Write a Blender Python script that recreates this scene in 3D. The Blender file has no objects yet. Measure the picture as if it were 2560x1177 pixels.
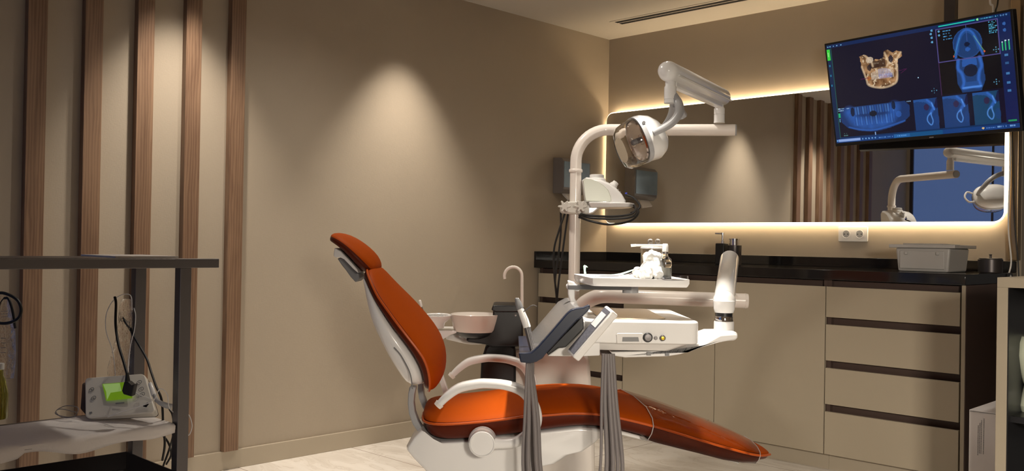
import bpy, math, random
from mathutils import Vector, Matrix
import numpy as np

# ---------------------------------------------------------------- camera, world, exposure
F, YAW, PITCH, ROLL = 2306.4, 0.776216, 0.0083091, 0.0167058
CAM = np.array([3.68208, -4.60663, 1.0])
SC = bpy.context.scene
fw = np.array([-math.sin(YAW)*math.cos(PITCH), math.cos(YAW)*math.cos(PITCH), math.sin(PITCH)])
r0 = np.array([math.cos(YAW), math.sin(YAW), 0.0]); u0 = np.cross(r0, fw)
RT = math.cos(ROLL)*r0 + math.sin(ROLL)*u0
UP = -math.sin(ROLL)*r0 + math.cos(ROLL)*u0
cam_data = bpy.data.cameras.new('camera'); cam = bpy.data.objects.new('camera', cam_data)
SC.collection.objects.link(cam)
cam_data.sensor_width = 36.0; cam_data.sensor_fit = 'HORIZONTAL'; cam_data.lens = F/2560*36.0
cam_data.clip_start = 0.05; cam_data.clip_end = 60
M = Matrix.Identity(4)
for i in range(3):
    M[i][0] = RT[i]; M[i][1] = UP[i]; M[i][2] = -fw[i]; M[i][3] = CAM[i]
cam.matrix_world = M
SC.camera = cam
world = bpy.data.worlds.new('world'); SC.world = world; world.use_nodes = True
world.node_tree.nodes['Background'].inputs[0].default_value = (0.25, 0.3, 0.4, 1)
world.node_tree.nodes['Background'].inputs[1].default_value = 0.05
SC.view_settings.view_transform = 'Standard'; SC.view_settings.look = 'None'
SC.view_settings.gamma = 1.0; SC.view_settings.use_curve_mapping = False
SC.view_settings.exposure = 0.0
SC.cycles.max_bounces = 10; SC.cycles.transparent_max_bounces = 16
SC.cycles.use_denoising = True
SC.cycles.sample_clamp_indirect = 6.0
CEIL = 2.305
WARM = (1.0, 0.80, 0.56)

def lamp(kind, name, loc, energy, color=WARM, target=None, **kw):
    d = bpy.data.lights.new(name, kind); d.energy = energy; d.color = color
    for k, v in kw.items(): setattr(d, k, v)
    o = bpy.data.objects.new(name, d); SC.collection.objects.link(o); o.location = loc
    t = Vector(target) if target is not None else Vector(loc)+Vector((0, 0, -1))
    o.rotation_euler = (t-Vector(loc)).to_track_quat('-Z', 'Y').to_euler()
    return o
# recessed downlights washing the left wall
NEUT = (1.0, 0.89, 0.76)
WASH = [(0.30, -1.69), (0.30, -2.87)]
for x, y in WASH:
    lamp('SPOT', 'downlight_lamp', (x, y, CEIL-0.02), 96, NEUT, target=(x-0.10, y, 0), spot_size=math.radians(72), spot_blend=0.9, shadow_soft_size=0.03)
# room downlights, some added as fill: above the console, right of the chair, behind the camera side, above the trolley
DOWN = [(1.84, -2.26), (3.1, -1.4), (2.9, -3.6), (1.50, -1.62), (1.02, -2.42)]  # middle three are unseen fill lamps, added to brighten the room
for (x, y), e, a_ in zip(DOWN, (320, 28, 11, 30, 44), (38, 88, 110, 78, 150)):
    lamp('SPOT', 'downlight_lamp', (x, y, CEIL-0.02), e, (1.0, 0.92, 0.81), spot_size=math.radians(a_), spot_blend=0.85, shadow_soft_size=0.04)
# added fill light, set in an unseen opening made for it in the right wall
lamp('AREA', 'fill_lamp', (4.78, -4.72, 1.36), 25, (1.0, 0.90, 0.76), target=(2.0, -0.9, -0.9), shape='RECTANGLE', size=0.32, size_y=0.32, spread=math.radians(78))

# ---------------------------------------------------------------- helpers
FH = np.array([-math.sin(YAW), math.cos(YAW), 0.0]); RH = r0
CG = np.array([CAM[0], CAM[1], 0.0])
def L2W(v): return CG + v[0]*RH + v[1]*FH + np.array([0, 0, v[2]])
def ray(x, y): return fw + (x-1280)/F*RT - (y-588.5)/F*UP
def q(x, y, d):                       # point seen at (x, y) at forward distance d, in the chair's own frame
    v = ray(x, y); P = CAM + v*(d/(v@FH)) - CG
    return np.array([P@RH, P@FH, P[2]])
def hit(x, y, ax, val):               # world point on an axis plane
    v = ray(x, y); return CAM + v*((val-CAM[ax])/v[ax])

MATS = {}
def mat(name, color=(0.8, 0.8, 0.8), rough=0.5, metal=0.0, trans=0.0, ior=1.45, emis=None, es=0.0, alpha=1.0, coat=0.0, spec=0.5, bump=None, var=0.0, vscale=8.0, tint=None):
    if name in MATS: return MATS[name]
    m = bpy.data.materials.new(name); m.use_nodes = True; nt = m.node_tree; b = nt.nodes['Principled BSDF']
    b.inputs['Base Color'].default_value = (*color, 1); b.inputs['Roughness'].default_value = rough
    b.inputs['Metallic'].default_value = metal; b.inputs['Transmission Weight'].default_value = trans
    b.inputs['IOR'].default_value = ior; b.inputs['Alpha'].default_value = alpha
    b.inputs['Coat Weight'].default_value = coat; b.inputs['Specular IOR Level'].default_value = spec
    if emis: b.inputs['Emission Color'].default_value = (*emis, 1); b.inputs['Emission Strength'].default_value = es
    tc = nt.nodes.new('ShaderNodeTexCoord')
    n = nt.nodes.new('ShaderNodeTexNoise'); n.inputs['Scale'].default_value = vscale; n.inputs['Detail'].default_value = 4
    nt.links.new(tc.outputs['Object'], n.inputs['Vector'])
    if var:
        mx = nt.nodes.new('ShaderNodeMix'); mx.data_type = 'RGBA'
        mx.inputs[6].default_value = (*[c*(1-var) for c in color], 1); mx.inputs[7].default_value = (*[min(1, c*(1+var)) for c in color], 1)
        nt.links.new(n.outputs['Fac'], mx.inputs[0]); nt.links.new(mx.outputs[2], b.inputs['Base Color'])
    if bump:
        n2 = nt.nodes.new('ShaderNodeTexNoise'); n2.inputs['Scale'].default_value = bump[0]; n2.inputs['Detail'].default_value = 3
        nt.links.new(tc.outputs['Object'], n2.inputs['Vector'])
        bp = nt.nodes.new('ShaderNodeBump'); bp.inputs['Strength'].default_value = bump[1]; bp.inputs['Distance'].default_value = bump[2]
        nt.links.new(n2.outputs['Fac'], bp.inputs['Height']); nt.links.new(bp.outputs[0], b.inputs['Normal'])
    MATS[name] = m; return m

ROOTM = {}
def tag(o, label=None, cat=None, group=None, kind=None):
    if label: o['label'] = label
    if cat: o['category'] = cat
    if group: o['group'] = group
    if kind: o['kind'] = kind
    return o
def thing(name, label, cat, base, frame='L', group=None):
    o = bpy.data.objects.new(name, None); SC.collection.objects.link(o)
    P = L2W(base) if frame == 'L' else np.array(base, float)
    rz = YAW if frame == 'L' else 0.0
    o.location = P; o.rotation_euler = (0, 0, rz); o.empty_display_size = 0.1
    ROOTM[o.name] = Matrix.Translation(Vector(P)) @ Matrix.Rotation(rz, 4, 'Z')
    return tag(o, label, cat, group)

def smooth_path(pts, n=8):
    P = [np.array(p, float) for p in pts]
    if len(P) < 3: return P
    P2 = [2*P[0]-P[1]] + P + [2*P[-1]-P[-2]]
    out = []
    for i in range(1, len(P2)-2):
        a, b, c, d = P2[i-1], P2[i], P2[i+1], P2[i+2]
        for k in range(n):
            t = k/n
            out.append(0.5*((2*b)+(-a+c)*t+(2*a-5*b+4*c-d)*t*t+(-a+3*b-3*c+d)*t**3))
    out.append(P[-1]); return out

class MB:
    def __init__(s, frame='L'): s.v = []; s.f = []; s.frame = frame; s.mi = []; s.cur = 0; s.col = None
    def add(s, vs, fs):
        o = len(s.v); s.v += [np.array(p, float) for p in vs]; s.f += [tuple(i+o for i in f) for f in fs]; s.mi += [s.cur]*len(fs); return s
    def box(s, x0, x1, y0, y1, z0, z1):
        vs = [(x, y, z) for x in (x0, x1) for y in (y0, y1) for z in (z0, z1)]
        return s.add(vs, [(0, 1, 3, 2), (4, 6, 7, 5), (0, 4, 5, 1), (2, 3, 7, 6), (0, 2, 6, 4), (1, 5, 7, 3)])
    def cbox(s, c, X, Y, Z):           # centre and three half vectors
        c, X, Y, Z = [np.array(a, float) for a in (c, X, Y, Z)]
        vs = [c+a*X+b*Y+e*Z for a in (-1, 1) for b in (-1, 1) for e in (-1, 1)]
        return s.add(vs, [(0, 1, 3, 2), (4, 6, 7, 5), (0, 4, 5, 1), (2, 3, 7, 6), (0, 2, 6, 4), (1, 5, 7, 3)])
    def prism(s, A, B):                # two matching polygons
        n = len(A)
        return s.add(list(A)+list(B), [tuple(range(n))[::-1], tuple(range(n, 2*n))]+[(i, (i+1) % n, n+(i+1) % n, n+i) for i in range(n)])
    def ext(s, poly, y0, y1):          # polygon of (x, z) extruded along y
        return s.prism([(a, y0, b) for a, b in poly], [(a, y1, b) for a, b in poly])
    def rings(s, R, caps=True, closed=False):
        n = len(R[0]); vs = [p for r in R for p in r]; fs = []
        m = len(R)
        for i in range(m if closed else m-1):
            for k in range(n):
                a = i*n+k; b = i*n+(k+1) % n; c = ((i+1) % m)*n+(k+1) % n; d = ((i+1) % m)*n+k
                fs.append((a, b, c, d))
        if caps and not closed: fs += [tuple(range(n))[::-1], tuple(range((m-1)*n, m*n))]
        return s.add(vs, fs)
    def tube(s, pts, r, n=12, smooth=0, round_ends=False, closed=False, flat=None):
        P = smooth_path(pts, smooth) if smooth else [np.array(p, float) for p in pts]
        m = len(P)
        R = [r]*m if np.isscalar(r) else list(np.interp(np.linspace(0, 1, m), np.linspace(0, 1, len(r)), r))
        T = []
        for i in range(m):
            a = P[(i-1) % m] if (i or closed) else P[i]; b = P[(i+1) % m] if (i < m-1 or closed) else P[i]
            t = b-a; T.append(t/(np.linalg.norm(t)+1e-12))
        ref = np.array([0, 0, 1.0]) if abs(T[0][2]) < 0.9 else np.array([0, 1.0, 0])
        N = np.cross(T[0], ref); N /= np.linalg.norm(N)
        rg = []
        def ring(c, t, N, rad):
            B = np.cross(t, N)
            fy = 1 if flat is None else flat
            return [c+rad*(math.cos(2*math.pi*k/n)*N + fy*math.sin(2*math.pi*k/n)*B) for k in range(n)]
        for i in range(m):
            N = N - (N@T[i])*T[i]; N /= np.linalg.norm(N)
            if i == 0 and round_ends:
                for a in (80, 55, 30): rg.append(ring(P[0]-T[0]*R[0]*math.sin(math.radians(a)), T[0], N, R[0]*math.cos(math.radians(a))))
            rg.append(ring(P[i], T[i], N, R[i]))
            if i == m-1 and round_ends:
                for a in (30, 55, 80): rg.append(ring(P[i]+T[i]*R[i]*math.sin(math.radians(a)), T[i], N, R[i]*math.cos(math.radians(a))))
        return s.rings(rg, closed=closed)
    def lathe(s, prof, o=(0, 0, 0), axis=(0, 0, 1), n=32, caps=True):
        o = np.array(o, float); a = np.array(axis, float); a /= np.linalg.norm(a)
        ref = np.array([1.0, 0, 0]) if abs(a[0]) < 0.9 else np.array([0, 1.0, 0])
        X = ref-(ref@a)*a; X /= np.linalg.norm(X); Y = np.cross(a, X)
        return s.rings([[o+a*h+max(r, 1e-5)*(math.cos(2*math.pi*k/n)*X+math.sin(2*math.pi*k/n)*Y) for k in range(n)] for r, h in prof], caps=caps)
    def ball(s, c, r, n=16):
        rr = (r, r, r) if np.isscalar(r) else r
        c = np.array(c, float); R = []
        for i in range(n//2+1):
            th = math.pi*i/(n//2); th = min(max(th, 0.02), math.pi-0.02)
            R.append([c+np.array([rr[0]*math.sin(th)*math.cos(2*math.pi*k/n), rr[1]*math.sin(th)*math.sin(2*math.pi*k/n), -rr[2]*math.cos(th)]) for k in range(n)])
        return s.rings(R)
    def build(s, name, m, root=None, parent=None, bevel=0, seg=3, sub=0, ang=35, label=None, cat=None, group=None, kind=None, base=None, solid=0):
        W = [L2W(v) if s.frame == 'L' else v for v in s.v]
        if root is not None: inv = ROOTM[root.name].inverted()
        else:
            A = np.array(W); rz = YAW if s.frame == 'L' else 0.0
            c = (A.min(0)+A.max(0))/2; c[2] = A[:, 2].min()
            if kind == 'structure': c[:] = 0; rz = 0
            mw = Matrix.Translation(Vector(c)) @ Matrix.Rotation(rz, 4, 'Z'); inv = mw.inverted()
        me = bpy.data.meshes.new(name)
        me.from_pydata([inv @ Vector(w) for w in W], [], s.f)
        ms = m if isinstance(m, (list, tuple)) else [m]
        for mm in ms: me.materials.append(mm)
        if len(ms) > 1: me.polygons.foreach_set('material_index', s.mi)
        import bmesh
        bm = bmesh.new(); bm.from_mesh(me); bmesh.ops.recalc_face_normals(bm, faces=bm.faces); bm.to_mesh(me); bm.free()
        me.polygons.foreach_set('use_smooth', [True]*len(me.polygons))
        me.set_sharp_from_angle(angle=math.radians(ang))
        o = bpy.data.objects.new(name, me); SC.collection.objects.link(o)
        if root is not None: o.parent = parent if parent is not None else root
        else:
            o.location = mw.translation; o.rotation_euler = (0, 0, rz); ROOTM[o.name] = mw
        if solid:
            md = o.modifiers.new('solid', 'SOLIDIFY'); md.thickness = solid; md.offset = 0
        if bevel:
            md = o.modifiers.new('bevel', 'BEVEL'); md.width = bevel; md.segments = seg; md.limit_method = 'ANGLE'; md.angle_limit = math.radians(30); md.harden_normals = False
            md.use_clamp_overlap = True
        if sub:
            md = o.modifiers.new('sub', 'SUBSURF'); md.levels = sub; md.render_levels = sub
        return tag(o, label, cat, group, kind)

def rrect(cx, cy, w, h, r, n=5):
    out = []
    for sx, sy, a0 in ((1, 1, 0), (-1, 1, 90), (-1, -1, 180), (1, -1, 270)):
        for k in range(n+1):
            a = math.radians(a0+90*k/n); out.append((cx+sx*(w/2-r)+r*math.cos(a), cy+sy*(h/2-r)+r*math.sin(a)))
    return out

# ---------------------------------------------------------------- materials
def wall_mat(name, c):
    m = mat(name, c, rough=0.55, spec=0.35, var=0.05, vscale=3.0)
    nt = m.node_tree; b = nt.nodes['Principled BSDF']; tc = nt.nodes['Texture Coordinate']
    mp = nt.nodes.new('ShaderNodeMapping'); mp.inputs['Scale'].default_value = (420, 420, 60)
    n1 = nt.nodes.new('ShaderNodeTexNoise'); n1.inputs['Scale'].default_value = 1.0; n1.inputs['Detail'].default_value = 2
    mp2 = nt.nodes.new('ShaderNodeMapping'); mp2.inputs['Scale'].default_value = (60, 60, 420)
    n2 = nt.nodes.new('ShaderNodeTexNoise'); n2.inputs['Scale'].default_value = 1.0
    nt.links.new(tc.outputs['Object'], mp.inputs[0]); nt.links.new(tc.outputs['Object'], mp2.inputs[0])
    nt.links.new(mp.outputs[0], n1.inputs['Vector']); nt.links.new(mp2.outputs[0], n2.inputs['Vector'])
    ad = nt.nodes.new('ShaderNodeMath'); ad.operation = 'ADD'
    nt.links.new(n1.outputs['Fac'], ad.inputs[0]); nt.links.new(n2.outputs['Fac'], ad.inputs[1])
    bp = nt.nodes.new('ShaderNodeBump'); bp.inputs['Strength'].default_value = 0.25; bp.inputs['Distance'].default_value = 0.001
    nt.links.new(ad.outputs[0], bp.inputs['Height']); nt.links.new(bp.outputs[0], b.inputs['Normal'])
    return m
M_WALL = wall_mat('taupe_wallpaper', (0.40, 0.338, 0.262))
M_CEIL = mat('ceiling_paint', (0.66, 0.61, 0.54), rough=0.8)
M_BASE = mat('baseboard_lacquer', (0.42, 0.36, 0.275), rough=0.35)
M_CAB = mat('beige_lacquer', (0.37, 0.315, 0.235), rough=0.45, var=0.02)
M_CABIN = mat('brown_carcass', (0.085, 0.055, 0.045), rough=0.5)
M_GRAN = mat('black_granite', (0.012, 0.011, 0.011), rough=0.08, spec=0.6)
M_WHITE = mat('white_gloss_plastic', (0.84, 0.83, 0.82), rough=0.22, coat=0.3)
M_WHITE2 = mat('white_satin_plastic', (0.74, 0.72, 0.70), rough=0.4)
M_PINKW = mat('warm_white_enamel', (0.80, 0.735, 0.675), rough=0.25, coat=0.3)
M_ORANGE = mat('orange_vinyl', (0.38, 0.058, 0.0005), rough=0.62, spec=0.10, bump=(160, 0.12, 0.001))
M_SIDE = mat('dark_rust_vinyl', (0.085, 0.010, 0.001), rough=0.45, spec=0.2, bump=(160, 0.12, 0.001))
M_PIPE = mat('orange_piping', (0.50, 0.08, 0.004), rough=0.4)
M_GREY = mat('grey_plastic', (0.20, 0.20, 0.205), rough=0.4)
M_LGREY = mat('light_grey_plastic', (0.36, 0.36, 0.37), rough=0.35)
M_HOSE = mat('grey_silicone', (0.19, 0.17, 0.17), rough=0.45)
M_NAVY = mat('navy_plastic', (0.016, 0.022, 0.045), rough=0.3, coat=0.2)
M_BLACK = mat('black_plastic', (0.012, 0.012, 0.014), rough=0.35)
M_RUB = mat('black_rubber', (0.012, 0.011, 0.011), rough=0.5)
M_CHROME = mat('chrome', (0.8, 0.8, 0.82), rough=0.08, metal=1.0)
M_STEEL = mat('brushed_steel', (0.17, 0.16, 0.16), rough=0.42, metal=0.8, bump=(200, 0.1, 0.0005))
M_DARKST = mat('dark_steel', (0.09, 0.08, 0.08), rough=0.35, metal=0.7)
M_GLASS = mat('clear_glass', (0.97, 0.97, 0.97), rough=0.02, trans=1.0, ior=1.45)
M_MIRROR = mat('mirror_silver', (0.86, 0.86, 0.84), rough=0.005, metal=1.0)
M_LED = mat('warm_led_strip', (1, 0.9, 0.75), emis=(1.0, 0.78, 0.50), es=52.0)
M_CLOTH = mat('white_cloth', (0.74, 0.69, 0.66), rough=0.9, bump=(60, 0.4, 0.004))
M_COTTON = mat('white_cotton', (0.9, 0.9, 0.87), rough=1.0, bump=(90, 0.8, 0.006))
M_PAPER = mat('white_paper', (0.75, 0.70, 0.66), rough=0.8)
M_CARTON = mat('white_carton', (0.70, 0.66, 0.65), rough=0.7)
M_BRONZE = mat('bronze_profile', (0.45, 0.33, 0.19), rough=0.3, metal=0.8)
M_SLOT = mat('dark_slot', (0.01, 0.008, 0.008), rough=0.8)

def wood_mat():
    m = bpy.data.materials.new('walnut_veneer'); m.use_nodes = True; nt = m.node_tree; b = nt.nodes['Principled BSDF']
    tc = nt.nodes.new('ShaderNodeTexCoord'); oi = nt.nodes.new('ShaderNodeObjectInfo')
    ad = nt.nodes.new('ShaderNodeVectorMath'); ad.operation = 'ADD'
    ml = nt.nodes.new('ShaderNodeMath'); ml.operation = 'MULTIPLY'; ml.inputs[1].default_value = 13.0
    nt.links.new(oi.outputs['Random'], ml.inputs[0])
    cb = nt.nodes.new('ShaderNodeCombineXYZ'); nt.links.new(ml.outputs[0], cb.inputs[1]); nt.links.new(ml.outputs[0], cb.inputs[2])
    nt.links.new(tc.outputs['Object'], ad.inputs[0]); nt.links.new(cb.outputs[0], ad.inputs[1])
    mp = nt.nodes.new('ShaderNodeMapping'); mp.inputs['Scale'].default_value = (9, 9, 1.1); mp.inputs['Rotation'].default_value = (0.05, 0.03, 0)
    nt.links.new(ad.outputs[0], mp.inputs[0])
    n = nt.nodes.new('ShaderNodeTexNoise'); n.inputs['Scale'].default_value = 1.6; n.inputs['Detail'].default_value = 3; n.inputs['Distortion'].default_value = 1.0
    nt.links.new(mp.outputs[0], n.inputs['Vector'])
    w = nt.nodes.new('ShaderNodeTexWave'); w.inputs['Scale'].default_value = 3.0; w.inputs['Distortion'].default_value = 7.0; w.inputs['Detail'].default_value = 3; w.bands_direction = 'Y'
    nt.links.new(mp.outputs[0], w.inputs['Vector'])
    mp2 = nt.nodes.new('ShaderNodeMapping'); mp2.inputs['Scale'].default_value = (220, 220, 5)
    nt.links.new(ad.outputs[0], mp2.inputs[0])
    n2 = nt.nodes.new('ShaderNodeTexNoise'); n2.inputs['Scale'].default_value = 1.0; n2.inputs['Detail'].default_value = 2
    nt.links.new(mp2.outputs[0], n2.inputs['Vector'])
    a1 = nt.nodes.new('ShaderNodeMath'); a1.operation = 'MULTIPLY_ADD'; a1.inputs[1].default_value = 0.28
    nt.links.new(w.outputs['Fac'], a1.inputs[0]); nt.links.new(n.outputs['Fac'], a1.inputs[2])
    a2 = nt.nodes.new('ShaderNodeMath'); a2.operation = 'MULTIPLY_ADD'; a2.inputs[1].default_value = 0.16
    nt.links.new(n2.outputs['Fac'], a2.inputs[0]); nt.links.new(a1.outputs[0], a2.inputs[2])
    cr = nt.nodes.new('ShaderNodeValToRGB')
    cr.color_ramp.elements[0].position = 0.38; cr.color_ramp.elements[0].color = (0.125, 0.066, 0.038, 1)
    cr.color_ramp.elements[1].position = 1.15 if False else 1.0; cr.color_ramp.elements[1].color = (0.27, 0.165, 0.10, 1)
    nt.links.new(a2.outputs[0], cr.inputs[0]); nt.links.new(cr.outputs[0], b.inputs['Base Color'])
    b.inputs['Roughness'].default_value = 0.45
    return m
M_WOOD = wood_mat()

def floor_mat():
    m = bpy.data.materials.new('beige_marble_tile'); m.use_nodes = True; nt = m.node_tree; b = nt.nodes['Principled BSDF']
    tc = nt.nodes.new('ShaderNodeTexCoord')
    mp = nt.nodes.new('ShaderNodeMapping'); mp.inputs['Location'].default_value = (0.28, 0.15, 0)
    nt.links.new(tc.outputs['Object'], mp.inputs[0])
    br = nt.nodes.new('ShaderNodeTexBrick'); br.inputs['Scale'].default_value = 1.0; br.offset = 0.0
    br.inputs['Mortar Size'].default_value = 0.0022; br.inputs['Brick Width'].default_value = 1.2; br.inputs['Row Height'].default_value = 0.6
    br.inputs['Mortar Smooth'].default_value = 0.2
    nt.links.new(mp.outputs[0], br.inputs['Vector'])
    n = nt.nodes.new('ShaderNodeTexNoise'); n.inputs['Scale'].default_value = 2.4; n.inputs['Detail'].default_value = 8; n.inputs['Distortion'].default_value = 1.6
    mp2 = nt.nodes.new('ShaderNodeMapping'); mp2.inputs['Scale'].default_value = (1, 2.6, 1); mp2.inputs['Rotation'].default_value = (0, 0, 0.5)
    nt.links.new(tc.outputs['Object'], mp2.inputs[0]); nt.links.new(mp2.outputs[0], n.inputs['Vector'])
    cr = nt.nodes.new('ShaderNodeValToRGB')
    e = cr.color_ramp.elements; e[0].position = 0.3; e[0].color = (0.64, 0.58, 0.51, 1); e[1].position = 0.62; e[1].color = (0.80, 0.755, 0.69, 1)
    x = e.new(0.49); x.color = (0.75, 0.70, 0.63, 1); x2 = e.new(0.505); x2.color = (0.66, 0.60, 0.53, 1); x3 = e.new(0.525); x3.color = (0.77, 0.72, 0.65, 1)
    nt.links.new(n.outputs['Fac'], cr.inputs[0])
    mx = nt.nodes.new('ShaderNodeMix'); mx.data_type = 'RGBA'; mx.inputs[7].default_value = (0.30, 0.23, 0.19, 1)
    nt.links.new(br.outputs['Fac'], mx.inputs[0]); nt.links.new(cr.outputs[0], mx.inputs[6]); nt.links.new(mx.outputs[2], b.inputs['Base Color'])
    b.inputs['Roughness'].default_value = 0.25
    return m
M_FLOOR = floor_mat()

# ---------------------------------------------------------------- room shell
XR, YB = 4.7, -4.98       # right wall, back wall
MB('W').box(0, XR, YB, 0, -0.1, 0).build('floor', M_FLOOR, kind='structure')
MB('W').box(0, XR, YB, 0, CEIL, CEIL+0.1).build('ceiling', M_CEIL, kind='structure')
MB('W').box(-0.1, 0, YB, 0.1, 0, CEIL).build('wall_left', M_WALL, kind='structure')
MB('W').box(-0.0, 2.40, 0, 0.1, 0, CEIL).box(3.35, XR, 0, 0.1, 0, CEIL).box(2.40, 3.35, 0, 0.1, 2.12, CEIL).build('wall_back', M_WALL, kind='structure')
MB('W').box(XR, XR+0.1, -4.3, 0.1, 0, CEIL).box(XR, XR+0.1, YB, -4.3, 0, 0.9).box(XR, XR+0.1, YB, -4.3, 1.9, CEIL).build('wall_right', M_WALL, kind='structure')  # opening near the camera added to hold the fill light
# wall behind the camera with a tall window onto the blue evening
M_EVE = mat('evening_glow', (0.05, 0.08, 0.16), emis=(0.10, 0.17, 0.40), es=0.55)
MB('W').box(0, 0.03, YB-0.1, YB, 0, CEIL).box(1.75, XR, YB-0.1, YB, 0, CEIL).box(0.03, 1.75, YB-0.1, YB, 0, 0.12).box(0.03, 1.75, YB-0.1, YB, 2.2, CEIL).build('wall_front', M_WALL, kind='structure')
w = thing('window_1', None, None, (0.95, YB, 0.12), 'W')
w['kind'] = 'structure'
mb = MB('W')
for x0, x1 in ((0.03, 0.06), (0.80, 0.815), (1.71, 1.75)): mb.box(x0, x1, YB-0.07, YB-0.01, 0.12, 2.2)
mb.box(0.03, 1.75, YB-0.07, YB-0.01, 0.12, 0.17).box(0.03, 1.75, YB-0.07, YB-0.01, 2.15, 2.2)
mb.build('window_frame', M_DARKST, w)
MB('W').box(0.03, 1.75, YB-0.045, YB-0.035, 0.17, 2.15).build('pane', M_EVE, w)
# dark doorway at the right end of the mirror wall
MB('W').box(2.40, 3.35, 0.05, 0.09, 0, 2.12).build('door_1', mat('dark_navy_door', (0.018, 0.02, 0.035), rough=0.4), kind='structure')
# baseboards
MB('W').box(0, 0.014, YB, -0.653, 0, 0.081).build('baseboard_left', M_BASE, kind='structure', bevel=0.002)
# bronze edge profile beside the mirror
mb = MB('W').box(2.357, 2.398, -0.05, 0, 0.96, CEIL)
mb.build('trim_1', M_BRONZE, kind='structure', bevel=0.004)
# slot diffuser in the ceiling
s = thing('slot_diffuser', 'white ceiling slot diffuser with two long dark slots', 'air vent', (0.9, -0.33, CEIL), 'W')
mb = MB('W'); yc = -0.325
mb.box(0.30, 1.75, yc-0.055, yc+0.055, CEIL-0.003, CEIL); mb.build('frame', M_CEIL, s, bevel=0.001)
for dy in (-0.021, 0.021):
    MB('W').box(0.325, 1.73, yc+dy-0.014, yc+dy+0.014, CEIL-0.0045, CEIL-0.0032).build('slot', M_SLOT, s)

# ---------------------------------------------------------------- wall slats
pitch = 0.2035; names = ['leftmost of the five', 'second from the left', 'middle of the five', 'fourth from the left in the brightest light', 'rightmost, beside the bare wall']
for k in range(8):
    yr = -2.565 - pitch*k       # right edge
    if k < 5: lab = 'tall walnut slat on the taupe wall, ' + names[4-k]
    else: lab = 'walnut wall slat seen only in the mirror, ' + ['third', 'second', 'first'][k-5] + ' from the slat row end'
    MB('W').box(0, 0.035, yr-0.068, yr, 0.083, CEIL).build('wood_slat', M_WOOD, bevel=0.0015, label=lab, cat='wood slat', group='walnut slats on the left wall')

# ---------------------------------------------------------------- mirror
MROT = 0.2; MTILT = -0.3
m = thing('wall_mirror', 'wide rounded mirror on the back wall glowing with warm light around its edge', 'mirror', (1.17, 0, 1.13), 'W')
mx0, mx1, mz0, mz1 = 0.022, 2.335, 1.136, 1.826
def xz(poly, y0, y1, b): return b.prism([(a, y0, c) for a, c in poly], [(a, y1, c) for a, c in poly])
RR = rrect((mx0+mx1)/2, (mz0+mz1)/2, mx1-mx0, mz1-mz0, 0.045, 8)
mg = xz(RR, -0.042, -0.036, MB('W')).build('mirror_glass', M_MIRROR, m); mg.rotation_euler = (math.radians(MTILT), 0, math.radians(MROT))
RR2 = rrect((mx0+mx1)/2, (mz0+mz1)/2, mx1-mx0-0.021, mz1-mz0-0.021, 0.04, 8)
xz(RR2, -0.0355, 0, MB('W')).build('backing', M_WHITE2, m)
M_GLOW = mat('edge_glow_band', (1, 0.95, 0.85), emis=(1.0, 0.80, 0.52), es=5.0)  # glowing band added to stand in for light spilling at the mirror edge
RRo = rrect((mx0+mx1)/2, (mz0+mz1)/2, mx1-mx0+0.012, mz1-mz0+0.012, 0.05, 8)
b = MB('W')
b.rings([[(a, -0.0355, c) for a, c in RRo], [(a, -0.030, c) for a, c in RRo], [(a, -0.030, c) for a, c in RR2], [(a, -0.0355, c) for a, c in RR2]], closed=True)
b.build('glow_band', M_GLOW, m)
M_LED2 = mat('dim_led_strip', (1, 0.9, 0.75), emis=(1.0, 0.78, 0.50), es=14.0)
e_ = 0.008
for x0, x1, z0, z1, mm in ((mx0+.045, mx1-.045, mz0+e_, mz0+e_+.002, M_LED), (mx0+.045, mx1-.045, mz1-e_-.002, mz1-e_, M_LED), (mx1-e_-.002, mx1-e_, mz0+.045, mz1-.045, M_LED), (mx0+e_, mx0+e_+.002, mz0+.045, mz1-.045, M_LED2)):
    MB('W').box(x0, x1, -0.016, -0.006, z0, z1).build('led_strip', mm, m)

# ---------------------------------------------------------------- worktop and cabinets
b = MB('W'); CT = 0.905
b.box(0, 2.382, -0.67, -0.0, 0.860, CT)
b.box(0.015, 2.382, -0.015, 0, CT, 0.955).box(0, 0.015, -0.67, 0, CT, 0.955)
b.build('worktop', M_GRAN, bevel=0.002, label='glossy black stone worktop with upstand along the back wall', cat='worktop')
YF = -0.653
def cabinet(x0, x1, label, kind, pulls=None, rendp=False):
    t = thing('base_cabinet', label, 'cabinet', ((x0+x1)/2, -0.3, 0), 'W', group='beige base cabinets under the worktop')
    c = MB('W'); c.box(x0, x0+0.018, YF+0.021, -0.002, 0.076, 0.859).box(x1-0.018, x1, YF+0.021, -0.002, 0.076, 0.859)
    c.box(x0+0.018, x1-0.018, -0.02, -0.002, 0.076, 0.859).box(x0+0.018, x1-0.018, YF+0.021, -0.02, 0.076, 0.094)
    c.box(x0+0.018, x1-0.018, YF+0.045, -0.02, 0.10, 0.855)
    c.build('body', M_CABIN, t)
    MB('W').box(x0, x1, YF+0.055, YF+0.07, 0, 0.0755).build('plinth', M_BASE, t)
    g = 0.0018
    if kind == 'doors':
        for a0, a1 in pulls: MB('W').box(a0+g, a1-g, YF, YF+0.019, 0.078, 0.829).build('door', M_CAB, t, bevel=0.0012)
    else:
        for z0, z1 in ((0.692, 0.829), (0.4975, 0.659), (0.302, 0.464), (0.078, 0.2685)) if kind == 'drawers' else ((0.692, 0.829), (0.4975, 0.659), (0.302, 0.464), (0.078, 0.2685)):
            d = MB('W').box(x0+g, (x1-g-(0.020 if rendp else 0)), YF, YF+0.019, z0, z1).build('drawer', M_CAB, t, bevel=0.0012)
    return t
cabinet(0.02, 0.645, 'beige drawer cabinet in the wall corner, behind the pole of the dental unit', 'drawers')
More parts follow.
